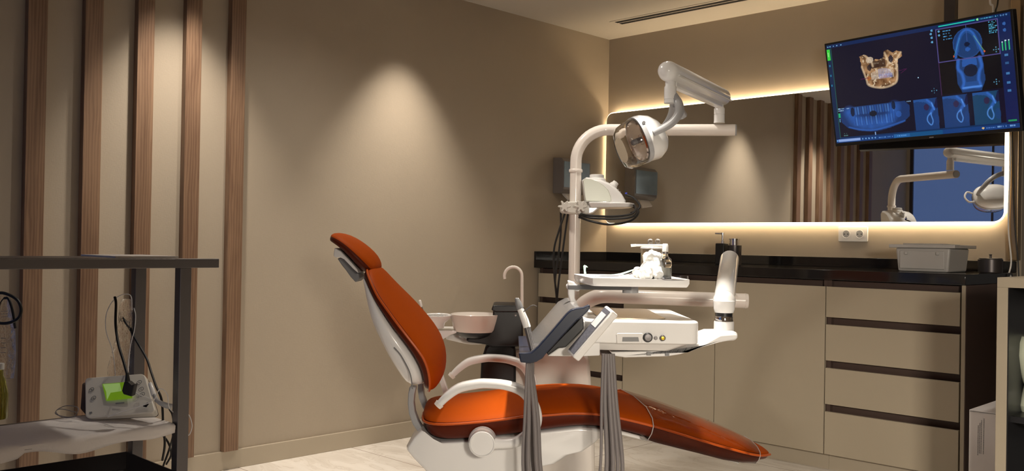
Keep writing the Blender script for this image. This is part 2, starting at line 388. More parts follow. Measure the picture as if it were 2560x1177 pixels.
cabinet(0.646, 1.783, 'wide beige two-door cabinet in the middle of the counter', 'doors', [(0.646, 1.213), (1.213, 1.783)])
t = cabinet(1.784, 2.3785, 'beige four-drawer cabinet at the right end of the counter', 'drawers', rendp=True)
MB('W').box(2.363, 2.3785, YF-.0005, YF+.018, 0, 0.859).build('end_strip', M_CAB, t, bevel=0.001)
MB('W').box(2.3787, 2.381, YF, -0.003, 0, 0.859).build('side_panel', M_CABIN, t)

# ---------------------------------------------------------------- sockets
so = thing('wall_socket', 'white double wall socket below the glowing mirror edge', 'socket', (1.61, 0, 1.04), 'W')
b = MB('W'); xz(rrect(1.6155, 1.0755, 0.154, 0.076, 0.006, 3), -0.009, 0, b).build('cover_plate', M_WHITE2, so, bevel=0.0015)
for cx in (1.58, 1.651):
    f_ = MB('W'); f_.lathe([(0.0215, 0), (0.0215, 0.0015), (0.019, 0.0015), (0.018, -0.0)], (cx, -0.009, 1.0755), (0, -1, 0), 24).build('outlet', M_WHITE, so)
    f_ = MB('W'); f_.lathe([(0.0178, 0), (0.0178, 0.0008)], (cx, -0.009, 1.0755), (0, -1, 0), 24).build('outlet_recess', M_LGREY, so)
    for dx in (-0.0095, 0.0095):
        MB('W').lathe([(0.0028, 0.0008), (0.0028, 0.0016)], (cx+dx, -0.009, 1.0755), (0, -1, 0), 10).build('pin_hole', M_SLOT, so)

# ---------------------------------------------------------------- paper towel dispenser on the left wall
y0 = hit(1382, 440, 0, 0)[1]; X = 0.02
while hit(1408, 440, 0, X)[1] > y0 and X < 0.3: X += 0.002
y1 = hit(1476, 440, 0, X)[1]; zA, zB_ = hit(1408, 393, 0, X)[2], hit(1408, 482, 0, X)[2]
t = thing('towel_dispenser', 'grey steel paper towel dispenser on the left wall near the corner', 'dispenser', (0, (y0+y1)/2, zB_), 'W')
pr = [(0, zB_), (X-.025, zB_), (X, zB_+.02), (X, zA-.02), (X-.02, zA), (0, zA+.004)]
MB('W').prism([(a, y0, c) for a, c in pr], [(a, y1, c) for a, c in pr]).build('housing', mat('dispenser_grey', (0.22, 0.20, 0.195), rough=0.4), t, bevel=0.004)
MB('W').box(X+.0005, X+.003, y0+.004, y1-.012, zB_+.035, zA-.022).build('front_cover', mat('steel_with_blue_reflection', (0.25, 0.33, 0.40), rough=0.3, metal=0.25, var=0.25, vscale=9), t)  # blue of reflected light put into the cover's base colour
MB('W').prism([(.03, y0+.05, zB_), (X-.03, y0+.05, zB_), (X, y0+.05, zB_-.035), (X-.005, y0+.05, zB_-.042), (X-.045, y0+.05, zB_-.012)], [(.03, y1-.09, zB_), (X-.03, y1-.09, zB_), (X, y1-.09, zB_-.05), (X-.005, y1-.09, zB_-.057), (X-.045, y1-.09, zB_-.012)]).build('paper_towel', M_PAPER, t)

# ---------------------------------------------------------------- ceiling downlight fittings
for i, (x, y) in enumerate(WASH[:2]+DOWN):
    t = thing('ceiling_downlight', ['round recessed downlight over the bare left wall', 'round recessed downlight over the wood slats', 'round recessed downlight above the delivery console', 'added fill downlight right of the dental chair', 'added fill downlight on the camera side of the room', 'added fill downlight above the bent lamp arm', 'round recessed downlight above the spittoon bowl'][i], 'downlight', (x, y, CEIL), 'W', group='ceiling downlights')
    MB('W').rings([[(x+r*math.cos(a), y+r*math.sin(a), CEIL+h) for a in np.linspace(0, 2*math.pi, 28, endpoint=False)] for r, h in ((0.030, -0.001), (0.030, -0.006), (0.045, -0.005), (0.045, 0.0))], closed=True).build('ring', M_WHITE2, t)
    MB('W').lathe([(0.029, CEIL-0.003), (0.029, CEIL-0.001)], (x, y, 0), (0, 0, 1), 24).build('lens', mat('lit_lens', (1, 1, 1), emis=(1, 0.85, 0.6), es=6), t)

# ---------------------------------------------------------------- TV monitor
TVc = np.array([2.036, -0.305, 1.760]); ta, tt, S = -0.148, 0.211, 0.90
n_ = np.array([math.cos(tt)*math.sin(ta), -math.cos(tt)*math.cos(ta), -math.sin(tt)])
tX = np.array([math.cos(ta), math.sin(ta), 0]); tY = np.cross(n_, tX)
if tY[2] < 0: tY = -tY
tH = S/1.76
def tv(u, v, o=0): return TVc + (u-0.5)*S*tX + (0.5-v)*tH*tY + o*n_
t = thing('wall_monitor', 'large black monitor hung from the ceiling showing blue dental scans', 'monitor', (2.17, -0.25, CEIL), 'W')
b = MB('W'); b.cbox(TVc-0.018*n_, tX*S/2, tY*tH/2, n_*0.0175); b.build('housing', M_BLACK, t, bevel=0.004)
b = MB('W'); b.cbox(TVc-0.05*n_-tY*0.03, tX*0.27, tY*0.16, n_*0.016).build('rear_housing', M_BLACK, t, bevel=0.006)
b = MB('W'); b.cbox(TVc-0.080*n_, tX*0.12, tY*0.12, n_*0.012).build('mount_plate', M_DARKST, t, bevel=0.003)
px_ = 2.150; py_ = -0.20
MB('W').box(px_-0.025, px_+0.025, py_-0.02, py_+0.02, 1.70, CEIL-0.008).build('ceiling_pole', M_DARKST, t, bevel=0.003)
MB('W').box(px_-0.07, px_+0.07, py_-0.07, py_+0.07, CEIL-0.008, CEIL).build('ceiling_plate', M_DARKST, t, bevel=0.002)
# the displayed picture, drawn as a fine raster of glowing pixels
GW, GH = 352, 200
uu, vv = np.meshgrid((np.arange(GW)+0.5)/GW, (np.arange(GH)+0.5)/GH)
rng = np.random.RandomState(4)
def fbm(sc, seed):
    r_ = np.random.RandomState(seed); out = np.zeros((GH, GW)); amp = 1
    for o_ in range(4):
        g = r_.rand(int(sc*GH/GW*2**o_)+3, int(sc*2**o_)+3)
        X = uu*sc*2**o_; Y = vv*sc*GH/GW*2**o_
        i, j = Y.astype(int), X.astype(int); fy, fx = Y-i, X-j
        out += amp*((g[i, j]*(1-fx)+g[i, j+1]*fx)*(1-fy)+(g[i+1, j]*(1-fx)+g[i+1, j+1]*fx)*fy); amp *= 0.55
    return out/2.1
IMG = np.zeros((GH, GW, 3)); IMG[:] = (0.004, 0.005, 0.022)
def put(mask, c, a=1.0):
    mk = np.clip(mask.astype(float)*a, 0, 1)[..., None]; IMG[:] = IMG*(1-mk)+np.array(c)*mk
def rect(u0, u1, v0, v1): return (uu >= u0) & (uu < u1) & (vv >= v0) & (vv < v1)
def poly(P):
    ins = np.zeros_like(uu, bool); n = len(P)
    for i in range(n):
        (x1, y1), (x2, y2) = P[i], P[(i+1) % n]
        c = ((y1 > vv) != (y2 > vv)) & (uu < (x2-x1)*(vv-y1)/(y2-y1+1e-12)+x1); ins ^= c
    return ins
def ell(cu, cv, ru, rv): return ((uu-cu)/ru)**2+((vv-cv)/rv)**2
def line(P, w, asp=1.76):
    d = np.full(uu.shape, 9.0)
    for (x1, y1), (x2, y2) in zip(P[:-1], P[1:]):
        ax, ay = (x2-x1)*asp, y2-y1; px, py = (uu-x1)*asp, vv-y1
        tt_ = np.clip((px*ax+py*ay)/(ax*ax+ay*ay+1e-12), 0, 1); d = np.minimum(d, np.hypot(px-tt_*ax, py-tt_*ay))
    return np.clip(1.3-d/w, 0, 1)
def curve(P, n=6): return [tuple(p) for p in smooth_path([(a, b_, 0) for a, b_ in P], n)] and [(p[0], p[1]) for p in smooth_path([(a, b_, 0) for a, b_ in P], n)]
BL = (0.035, 0.16, 0.62); BD = (0.012, 0.055, 0.20); BB = (0.12, 0.36, 0.95); BAR = (0.004, 0.022, 0.10)
put(rect(0, 1, 0, 0.034), BAR); put(rect(0, 0.026, 0, 0.955), (0.003, 0.02, 0.075)); put(rect(0.94, 1, 0.034, 0.955), (0.005, 0.016, 0.09))
put(rect(0.026, 0.94, 0.945, 0.962), (0.002, 0.03, 0.12)); put(rect(0, 1, 0.958, 1), (0.004, 0.05, 0.22)); put(rect(0.35, 0.62, 0.958, 1), (0.004, 0.09, 0.26))
put(rect(0.0, 0.02, 0.045, 0.155), (0.05, 0.75, 0.06)); put(rect(0.005, 0.012, 0.075, 0.12), (0.4, 0.9, 0.3))
put(line([(0.028, 0.04), (0.028, 0.95)], 0.003), (0.02, 0.16, 0.14))
# black scan windows
put(rect(0.633, 0.938, 0.04, 0.64), (0.003, 0.003, 0.006)); put(rect(0.03, 0.47, 0.645, 0.945), (0.004, 0.005, 0.02))
N1, N2, N3 = fbm(40, 1), fbm(90, 2), fbm(18, 3)
# axial slice
e = ell(0.785, 0.205, 0.073, 0.135); put(e < 1, BD, 0.9); put((e < 1) & (e > 0.86), (0.02, 0.08, 0.28), 0.8)
put(line(curve([(0.722, 0.32), (0.735, 0.21), (0.757, 0.12), (0.785, 0.088), (0.815, 0.12), (0.838, 0.22), (0.856, 0.32)]), 0.012), BL, 0.85)
put(line(curve([(0.737, 0.27), (0.745, 0.20), (0.762, 0.135), (0.785, 0.108), (0.81, 0.135), (0.826, 0.2), (0.835, 0.27)]), 0.006), (0.02, 0.10, 0.36), 0.7)
put(ell(0.783, 0.215, 0.014, 0.02) < 1, (0.004, 0.01, 0.04)); put(ell(0.785, 0.26, 0.012, 0.018) < 1, BL, 0.6)
put(line([(0.785, 0.045), (0.785, 0.19)], 0.003), (0.06, 0.12, 0.4), 0.8)
put(line([(0.82, 0.15), (0.865, 0.30)], 0.003), (0.25, 0.6, 0.2), 0.7); put(line([(0.75, 0.15), (0.715, 0.30)], 0.003), (0.1, 0.5, 0.5), 0.5)
for c_ in ((0.866, 0.30), (0.713, 0.305)): put(ell(c_[0], c_[1], 0.004, 0.008) < 1, (0.8, 0.12, 0.04))
# coronal slice
put(poly([(0.722, 0.34), (0.852, 0.34), (0.858, 0.55), (0.835, 0.64), (0.74, 0.64), (0.718, 0.55)]), BD, 0.95)
put(line(curve([(0.733, 0.345), (0.728, 0.42), (0.745, 0.47), (0.752, 0.55), (0.745, 0.60), (0.79, 0.595), (0.83, 0.60), (0.825, 0.54), (0.832, 0.47), (0.845, 0.42), (0.838, 0.345)]), 0.016), BL, 0.9)
put(poly([(0.752, 0.345), (0.822, 0.345), (0.825, 0.41), (0.75, 0.41)]), BL, 0.55)
put(line([(0.745, 0.6), (0.835, 0.6)], 0.009), BB, 0.7); put(poly([(0.757, 0.55), (0.822, 0.55), (0.825, 0.59), (0.757, 0.59)]), (0.02, 0.09, 0.33), 0.8)
put(ell(0.79, 0.45, 0.034, 0.055) < 1, (0.006, 0.008, 0.02), 0.9)
# frame of the active window
for P in ([(0.633, 0.04), (0.938, 0.04)], [(0.938, 0.04), (0.938, 0.34)], [(0.938, 0.34), (0.633, 0.34)], [(0.633, 0.34), (0.633, 0.04)]): put(line(P, 0.0035), (0.14, 0.12, 0.42))
put(line([(0.633, 0.34), (0.633, 0.64)], 0.003), (0.09, 0.03, 0.12))
# rendered jaw
J = poly([(0.197, 0.165), (0.222, 0.155), (0.24, 0.165), (0.262, 0.225), (0.29, 0.215), (0.31, 0.225), (0.335, 0.21), (0.342, 0.15), (0.365, 0.145), (0.39, 0.18), (0.412, 0.165), (0.437, 0.185), (0.442, 0.225), (0.415, 0.25), (0.41, 0.34), (0.402, 0.44), (0.375, 0.485), (0.318, 0.502), (0.265, 0.48), (0.225, 0.44), (0.222, 0.39), (0.203, 0.27)])
jw = np.clip(N1*1.5-0.2, 0, 1)
for c_ in range(3): IMG[..., c_] = np.where(J, ((0.06, 0.018, 0.006)[c_])*(1-jw)+((0.75, 0.42, 0.20)[c_])*jw**1.6, IMG[..., c_])
put(J & (N2 > 0.60), (0.95, 0.75, 0.50), 0.75); put(J & (N3 > 0.66) & (vv > 0.26), (0.55, 0.16, 0.02), 0.7)
put(J & rect(0.25, 0.345, 0.20, 0.30) & (N1 < 0.6), (0.03, 0.012, 0.012), 0.8)
for P in ([(0.205, 0.27), (0.225, 0.40), (0.232, 0.45), (0.268, 0.482), (0.32, 0.498), (0.373, 0.482), (0.40, 0.44), (0.408, 0.3)], [(0.23, 0.17), (0.26, 0.22), (0.27, 0.28)], [(0.345, 0.17), (0.36, 0.26), (0.35, 0.3)], [(0.435, 0.19), (0.41, 0.25), (0.40, 0.34)]):
    put(line(curve(P), 0.011)*(0.5+0.5*N1), (0.9, 0.66, 0.42), 0.85)
put(ell(0.255, 0.215, 0.022, 0.03) < 1, (0.75, 0.6, 0.45), 0.7); put(ell(0.376, 0.235, 0.013, 0.035) < 1, (0.01, 0.01, 0.03), 0.9); put(ell(0.248, 0.29, 0.012, 0.03) < 1, (0.01, 0.008, 0.02), 0.85)
for i in range(15):
    a = 0.258+i*0.0088
    put(line([(a, 0.345-0.03*math.sin(i/14*3.14)), (a, 0.385)], 0.0045), (0.55, 0.62, 0.9) if 4 < i < 13 else (0.85, 0.7, 0.55), 0.85)
    put(line([(a, 0.37), (a, 0.405)], 0.0045), (0.30, 0.42, 0.95) if 4 < i < 14 else (0.8, 0.7, 0.6), 0.8)
    put(line([(a, 0.42), (a, 0.46)], 0.003), (0.30, 0.09, 0.02), 0.5); put(line([(a+0.004, 0.30), (a+0.004, 0.34)], 0.003), (0.8, 0.5, 0.25), 0.5)
put(line([(0.19, 0.39), (0.24, 0.385)], 0.003), (0.12, 0.01, 0.08)); put(line([(0.41, 0.36), (0.46, 0.35), (0.425, 0.385)], 0.0025), (0.10, 0.01, 0.08))
put(ell(0.517, 0.452, 0.003, 0.006) < 1, (0.5, 0.8, 1.0))
# panoramic view
PN = poly([(0.04, 0.655), (0.09, 0.65), (0.43, 0.65), (0.455, 0.70), (0.45, 0.80), (0.41, 0.855), (0.33, 0.895), (0.235, 0.912), (0.15, 0.895), (0.08, 0.855), (0.045, 0.79)])
put(PN, (0.010, 0.045, 0.18), 0.9)
for P in ([(0.10, 0.70), (0.14, 0.80), (0.24, 0.845), (0.33, 0.81), (0.37, 0.70)],): put(line(curve(P), 0.06)*(0.35+0.65*N1), BL, 0.8)
put(line(curve([(0.09, 0.85), (0.16, 0.885), (0.235, 0.90), (0.32, 0.88), (0.42, 0.84)]), 0.009), BL, 0.6)
for i in range(17):
    a = 0.125+i*0.0148; put(line([(a, 0.665), (a+0.002, 0.725)], 0.010), BB if i % 3 else BL, 0.22+0.3*((i*7) % 5)/5); put(line([(a, 0.765), (a+0.002, 0.835)], 0.009), BB if i % 2 else BL, 0.15+0.3*((i*3) % 4)/4)
    put(line([(a+0.007, 0.66), (a+0.007, 0.83)], 0.003), (0.008, 0.03, 0.16), 0.6)
put(ell(0.243, 0.738, 0.022, 0.028) < 1, (0.004, 0.008, 0.02), 0.95); put(ell(0.12, 0.70, 0.012, 0.045) < 1, (0.004, 0.008, 0.02), 0.9); put(ell(0.365, 0.68, 0.011, 0.04) < 1, (0.004, 0.008, 0.02), 0.9)
put(ell(0.39, 0.77, 0.015, 0.03)*1.0 < 1, BL, 0.5)
# cross sections
for o_ in (0, 0.1565, 0.309):
    wd = 0.128
    put(rect(0.478+o_, 0.478+o_+wd, 0.655, 0.945), (0.010, 0.05, 0.19) if o_ < 0.3 else (0.008, 0.06, 0.15))
    put(poly([(0.58+o_, 0.76), (0.606+o_, 0.75), (0.606+o_, 0.66), (0.60+o_, 0.66)]), (0.006, 0.008, 0.05), 0.9)
    put(poly([(0.478+o_, 0.655), (0.55+o_, 0.655), (0.585+o_, 0.76), (0.545+o_, 0.69), (0.50+o_, 0.675), (0.478+o_, 0.68)]), (0.02, 0.10, 0.36), 0.9)
    put(ell(0.545+o_, 0.735, 0.014, 0.03) < 1, (0.035, 0.012, 0.05), 0.8)
    put(line([(0.552+o_, 0.668), (0.572+o_, 0.70), (0.585+o_, 0.755)], 0.012), BL, 0.9); put(line([(0.575+o_, 0.70), (0.586+o_, 0.765)], 0.006), BB, 0.9)
    put(line([(0.582+o_, 0.75), (0.562+o_, 0.80)], 0.016), BL, 0.7)
    put(line(curve([(0.568+o_, 0.79), (0.549+o_, 0.82), (0.545+o_, 0.865), (0.563+o_, 0.905), (0.574+o_, 0.87), (0.568+o_, 0.82), (0.568+o_, 0.79)]), 0.006), BB, 0.75)
    put(ell(0.595+o_, 0.86, 0.014, 0.05) < 1, (0.012, 0.06, 0.24), 0.5)
# interface bits
put(line([(0.65, 0.016), (0.83, 0.015)], 0.005), (0.02, 0.85, 0.62)); put(ell(0.845, 0.015, 0.006, 0.011) < 1, (0.3, 0.9, 0.35))
def dashes(u0, u1, v0, h, c, seed, dens=0.6):
    r_ = np.random.RandomState(seed); u = u0
    while u < u1:
        w_ = 0.002+0.004*r_.rand()
        if r_.rand() < dens: put(rect(u, u+w_, v0, v0+h), c, 0.5+0.5*r_.rand())
        u += w_+0.0015
dashes(0.855, 0.945, 0.011, 0.011, (0.10, 0.50, 0.75), 1, 0.9)
for u in (0.955, 0.968, 0.981): put(ell(u, 0.016, 0.004, 0.007) < 1, (0.15, 0.35, 0.7), 0.7)
for i, u in enumerate((0.01, 0.025, 0.045, 0.067, 0.092)): put(ell(u, 0.02, 0.004, 0.007) < 1, (0.25, 0.6, 0.9), 0.8)
for k in range(4): dashes(0.667, 0.708, 0.06+k*0.025, 0.01, (0.08, 0.35, 0.7), 10+k, 0.8)
for k in range(8): dashes(0.895, 0.932-(k % 3)*0.008, 0.05+k*0.0135, 0.009, (0.10, 0.5, 0.75), 30+k, 0.9)
for k, (u, v) in enumerate(((0.648, 0.06), (0.648, 0.095), (0.612, 0.04), (0.606, 0.07), (0.609, 0.105), (0.609, 0.145))): put(ell(u, v, 0.006, 0.010) < 1, (0.15, 0.5, 0.85), 0.8)
for v in (0.09, 0.145): put(ell(0.968, v, 0.008, 0.013) < 1, (0.04, 0.14, 0.45))
for k, u in enumerate((0.952, 0.967, 0.983)): put(rect(u-0.003, u+0.003, 0.235+0.01*(k < 1), 0.32), (0.03, 0.55, 0.22)); put(ell(u, 0.235+0.01*(k < 1), 0.004, 0.007) < 1, (0.7, 0.9, 1.0))
for k, v in enumerate((0.36, 0.43, 0.52, 0.60, 0.67)): put(rect(0.958, 0.975, v-0.012, v+0.012), (0.10, 0.35, 0.75), 0.6 if k != 1 else 0.3)
for (cu, cv) in ((0.92, 0.30), (0.91, 0.58), (0.595, 0.59)):
    for du, dv in ((0, 0), (0.012, 0), (-0.012, 0), (0, 0.02), (0, -0.02)): put(ell(cu+du, cv+dv, 0.003, 0.005) < 1, (0.12, 0.4, 0.6), 0.8)
for v in (0.2, 0.3, 0.4): put(rect(0.006, 0.014, v, v+0.02), (0.02, 0.3, 0.5), 0.7)
put(rect(0.03, 0.042, 0.70, 0.745), (0.02, 0.5, 0.22)); put(rect(0.035, 0.04, 0.755, 0.79), (0.1, 0.35, 0.6))
for k in range(2): dashes(0.03, 0.062, 0.648+k*0.02, 0.011, (0.4, 0.7, 1.0), 50+k, 0.9)
dashes(0.085, 0.1, 0.655, 0.01, (0.3, 0.5, 0.8), 53, 0.9); dashes(0.44, 0.465, 0.655, 0.012, (0.35, 0.65, 1.0), 54, 0.95)
for k in range(2): dashes(0.05, 0.075, 0.905+k*0.02, 0.01, (0.12, 0.3, 0.3), 55+k, 0.8)
put(rect(0.242, 0.246, 0.92, 0.95), (0.3, 0.5, 0.9))
put(rect(0.948, 0.989, 0.925, 0.942), (0.02, 0.35, 0.12))
put(rect(0.014, 0.15, 0.966, 0.992), (0.30, 0.45, 0.85)); put(rect(0.004, 0.010, 0.970, 0.985), (0.2, 0.5, 0.9))
for k in range(5): put(ell(0.165+k*0.019, 0.978, 0.004, 0.008) < 1, (0.25, 0.55, 0.95), 0.8)
dashes(0.26, 0.34, 0.975, 0.009, (0.15, 0.4, 0.9), 70, 0.9); put(rect(0.35, 0.44, 0.963, 0.995), (0.02, 0.14, 0.42)); dashes(0.37, 0.42, 0.975, 0.009, (0.15, 0.45, 0.95), 71, 0.9)
put(ell(0.825, 0.978, 0.006, 0.010) < 1, (0.9, 0.6, 0.25)); dashes(0.84, 0.885, 0.974, 0.009, (0.12, 0.3, 0.8), 72, 0.8); dashes(0.895, 0.985, 0.972, 0.012, (0.25, 0.5, 0.95), 73, 0.8)
IMG *= (0.97+0.06*rng.rand(GH, GW, 1))
b = MB('W'); U = 0.012; V = 0.02
vs = []
for j in range(GH+1):
    for i in range(GW+1): vs.append(tv(U+(1-2*U)*i/GW, V+(1-2*V-0.012)*j/GH, 0.0008))
b.add(vs, [(j*(GW+1)+i, j*(GW+1)+i+1, (j+1)*(GW+1)+i+1, (j+1)*(GW+1)+i) for j in range(GH) for i in range(GW)])
ms = bpy.data.materials.new('screen_display'); ms.use_nodes = True; nt = ms.node_tree; bs = nt.nodes['Principled BSDF']
at = nt.nodes.new('ShaderNodeAttribute'); at.attribute_name = 'display'
bs.inputs['Base Color'].default_value = (0.004, 0.004, 0.005, 1); bs.inputs['Roughness'].default_value = 0.18
nt.links.new(at.outputs['Color'], bs.inputs['Emission Color']); bs.inputs['Emission Strength'].default_value = 0.78
so_ = b.build('screen', ms, t)
ca = so_.data.attributes.new('display', 'FLOAT_COLOR', 'FACE')
ca.data.foreach_set('color', np.concatenate([IMG.reshape(-1, 3), np.ones((GW*GH, 1))], 1).ravel().astype(np.float32))
MB('W').cbox(tv(0.555, 0.988, 0.0006), tX*0.010, tY*0.0022, n_*0.0005).build('maker_badge', M_LGREY, t)
# cables above the monitor and beside the mirror
def cable(name, pts, r, m, label, group=None, frame='W', cat='cable', sm=8): return MB(frame).tube(pts, r, 8, smooth=sm).build(name, m, label=label, cat=cat, group=group)
p1, p2 = hit(2475, 0, 1, -0.30), hit(2483, 27, 1, -0.36)
cable('cable', [(p1[0]-0.01, -0.27, CEIL), p1, (p1[0]+0.012, -0.30, p1[2]-0.03), p2-np.array([0, 0.0, 0.06])], 0.0045, M_WHITE2, 'cream cable dropping from the ceiling behind the monitor')
p1, p2 = hit(2495, 0, 1, -0.28), hit(2489, 27, 1, -0.33)
cable('cable', [(p1[0], -0.25, CEIL), p1, p2, p2-np.array([0, 0, 0.05])], 0.0035, M_RUB, 'thin black cable dropping from the ceiling behind the monitor, right of the cream one')
zz = lambda x, y, Y: hit(x, y, 1, Y)
cable('cable', [zz(2524, 300, -0.065), zz(2526, 390, -0.062), zz(2521, 560, -0.06), zz(2528, 650, -0.065), zz(2522, 688, -0.075), np.array([2.386, -0.10, 0.86]), np.array([2.395, -0.14, 0.5])], 0.0035, M_WHITE2, 'cream cable hanging beside the bronze profile at the mirror end')
cable('cable', [zz(2530, 300, -0.06), zz(2532, 430, -0.06), zz(2537, 560, -0.06), zz(2547, 690, -0.065), np.array([2.42, -0.08, 0.5])], 0.003, M_RUB, 'black cable hanging down the bronze profile by the doorway')

# ---------------------------------------------------------------- items on the worktop
ys = -0.50
pl, pr = hit(2240, 676, 1, ys)[0], hit(2372, 680, 1, ys)[0]
M_BOX = mat('grey_white_plastic', (0.46, 0.44, 0.42), rough=0.4)
t = thing('storage_box', 'white plastic storage box with an overhanging lid on the black worktop', 'storage box', ((pl+pr)/2, ys+0.1, CT), 'W'); CT0 = CT; CT = CT+.0008
dep = 0.24; hh = 0.103
b = MB('W'); b.prism([(pl+0.006, ys+0.006, CT), (pr-0.006, ys+0.006, CT), (pr-0.006, ys+dep-0.006, CT), (pl+0.006, ys+dep-0.006, CT)], [(pl-0.004, ys, CT+hh), (pr+0.004, ys, CT+hh), (pr+0.004, ys+dep, CT+hh), (pl-0.004, ys+dep, CT+hh)]).build('body', M_BOX, t, bevel=0.008)
b = MB('W'); b.box(pl-0.028, pr+0.028, ys-0.014, ys+dep+0.014, CT+hh, CT+hh+0.015).box(pl+0.02, pr-0.03, ys+0.02, ys+dep-0.02, CT+hh+0.015, CT+hh+0.020).build('lid', M_BOX, t, bevel=0.006)
b = MB('W'); b.box(pl+0.016, pr-0.018, ys-0.003, ys+0.003, CT+0.012, CT+hh-0.012).build('front_panel', M_BOX, t, bevel=0.004)
for xx in (pl+0.045, pr-0.045):
    MB('W').box(xx-0.007, xx+0.007, ys-0.010, ys-0.003, CT+hh-0.03, CT+hh-0.016).build('latch', M_BOX, t, bevel=0.003)
CT = CT0+.0005
pc = hit(2476, 660, 1, -0.28)[0]
t = thing('steel_pot', 'dark grey round metal pot with a small lid knob at the worktop end', 'pot', (pc, -0.28, CT), 'W')
MB('W').lathe([(0.046, 0), (0.049, 0.004), (0.050, 0.058), (0.047, 0.060)], (pc, -0.28, CT), n=36).build('body', M_DARKST, t)
MB('W').lathe([(0.047, 0.0602), (0.046, 0.064), (0.006, 0.067), (0.004, 0.074), (0.007, 0.080), (0.0, 0.083)], (pc, -0.28, CT), n=24).build('lid', M_STEEL, t)
c1 = hit(1805, 620, 1, -0.30)[0]
t = thing('soap_dispenser', 'black soap dispenser with a chrome pump on the worktop', 'soap dispenser', (c1, -0.30, CT), 'W')
MB('W').box(c1-0.026, c1+0.026, -0.326, -0.274, CT, hit(1800, 608, 1, -0.3)[2]).build('bottle', M_BLACK, t, bevel=0.004)
zt = hit(1800, 608, 1, -0.3)[2]; z2 = hit(1800, 582, 1, -0.3)[2]
b = MB('W'); b.lathe([(0.011, 0), (0.011, 0.012), (0.006, 0.014), (0.006, z2-zt-0.01), (0.009, z2-zt-0.01), (0.009, z2-zt+0.002), (0, z2-zt+0.003)], (c1+0.003, -0.30, zt), n=20)
b.tube([(c1+0.003, -0.30, z2-0.004), (c1-0.033, -0.312, z2-0.003)], 0.004, 10, round_ends=True); b.build('pump', M_CHROME, t)
c2 = hit(1836, 620, 1, -0.30)[0]
t = thing('bathroom_tumbler', 'dark stone tumbler with a chrome rim beside the black soap dispenser', 'tumbler', (c2, -0.30, CT), 'W')
zb = hit(1836, 613, 1, -0.3)[2]; za = hit(1836, 597, 1, -0.3)[2]
MB('W').lathe([(0.034, 0), (0.036, 0.004), (0.037, zb-CT), (0.03, zb-CT+0.001)], (c2, -0.30, CT), n=32).build('cup', M_DARKST, t)
MB('W').lathe([(0.026, 0), (0.026, za-zb-0.006), (0.029, za-zb-0.005), (0.029, za-zb), (0.0, za-zb+0.001)], (c2, -0.30, zb+0.001), n=32).build('chrome_top', M_CHROME, t)

# ---------------------------------------------------------------- dental chair (local frame: x to the foot, y away from the camera)
FC = 3.25
chair = thing('dental_chair', 'orange upholstered dental chair with a white body, reclined before the wall', 'dental chair', (0.2, FC, 0))
def pad(name, st, m, parent=None, root=chair, bottom_in=0.03, crown_pow=1.0, sub=1, piping=False, label=None, fc=FC):
    """st: (P=(r,z) edge point, N=(r,z) outward direction, half width, crown, thickness)"""
    R = []; L1 = []; L2 = []
    for (P, N, w, cr, th) in st:
        P = np.array(P, float); N = np.array(N, float); N /= np.linalg.norm(N)
        ring = []
        def pt(t, h): ring.append((P[0]+N[0]*h, fc+t, P[1]+N[1]*h))
        bi = min(bottom_in, w*0.5)
        pt(-w+bi, -th); pt(-w+bi*0.45, -th*0.93); pt(-w+bi*0.1, -th*0.5); pt(-w, -0.006); pt(-w+0.004, 0.002)
        for a in (-0.93, -0.82, -0.6, -0.35, 0, 0.35, 0.6, 0.82, 0.93): pt(a*w, cr*(1-abs(a)**2.6)**0.9+0.004)
        pt(w-0.004, 0.002); pt(w, -0.006); pt(w-bi*0.1, -th*0.5); pt(w-bi*0.45, -th*0.93); pt(w-bi, -th); pt(0, -th)
        R.append(ring); L1.append((P[0]-N[0]*0.002, fc-w, P[1]-N[1]*0.002)); L2.append((P[0]-N[0]*0.002, fc+w, P[1]-N[1]*0.002))
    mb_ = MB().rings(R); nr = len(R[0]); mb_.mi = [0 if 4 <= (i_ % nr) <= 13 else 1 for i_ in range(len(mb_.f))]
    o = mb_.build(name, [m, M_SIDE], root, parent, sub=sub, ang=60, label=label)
    if piping:
        for L in (L1, L2): MB().tube(L, 0.0042, 8, smooth=3).build('piping', M_PIPE, root, o)
    return o
def zr(x, y, d=2.99): v = q(x, y, d); return (v[0], v[2])
def resample(P, k):
    P = [np.array(a, float) for a in P]; return [a for a in smooth_path([(p[0], p[1], 0) for p in P], k)]
# seat and leg rest: x, y of the near piping, y of lower edge, crown, half width
ST = [(1047, 1052, 1074, .008, .10), (1052, 1058, 1088, .022, .19), (1072, 1060, 1102, .03, .235), (1110, 1060, 1108, .034, .255), (1170, 1056, 1103, .036, .26), (1240, 1049, 1097, .038, .26), (1307, 1040, 1088, .040, .26),
      (1359, 1037, 1081, .042, .26), (1434, 1032, 1070, .042, .258), (1505, 1036, 1071, .040, .255), (1569, 1049, 1084, .038, .25), (1653, 1071, 1108, .036, .243), (1758, 1104, 1136, .030, .232), (1830, 1127, 1157, .024, .215),
      (1885, 1145, 1170, .018, .185), (1925, 1158, 1180, .012, .14), (1955, 1167, 1186, .006, .085), (1974, 1174, 1188, .002, .035)]
st = []
pts = [zr(a[0], a[1]) for a in ST]
for i, a in enumerate(ST):
    p0 = np.array(pts[max(i-1, 0)]); p1 = np.array(pts[min(i+1, len(pts)-1)]); T = p1-p0; N = np.array([-T[1], T[0]])
    if N[1] < 0: N = -N
    if i < 3: N = np.array([-0.25+0.1*i, 1])
    st.append((pts[i], N, a[4], a[3], (a[2]-a[1])/F*2.99))
seat = pad('seat_cushion', st, M_ORANGE, piping=True, bottom_in=0.055)
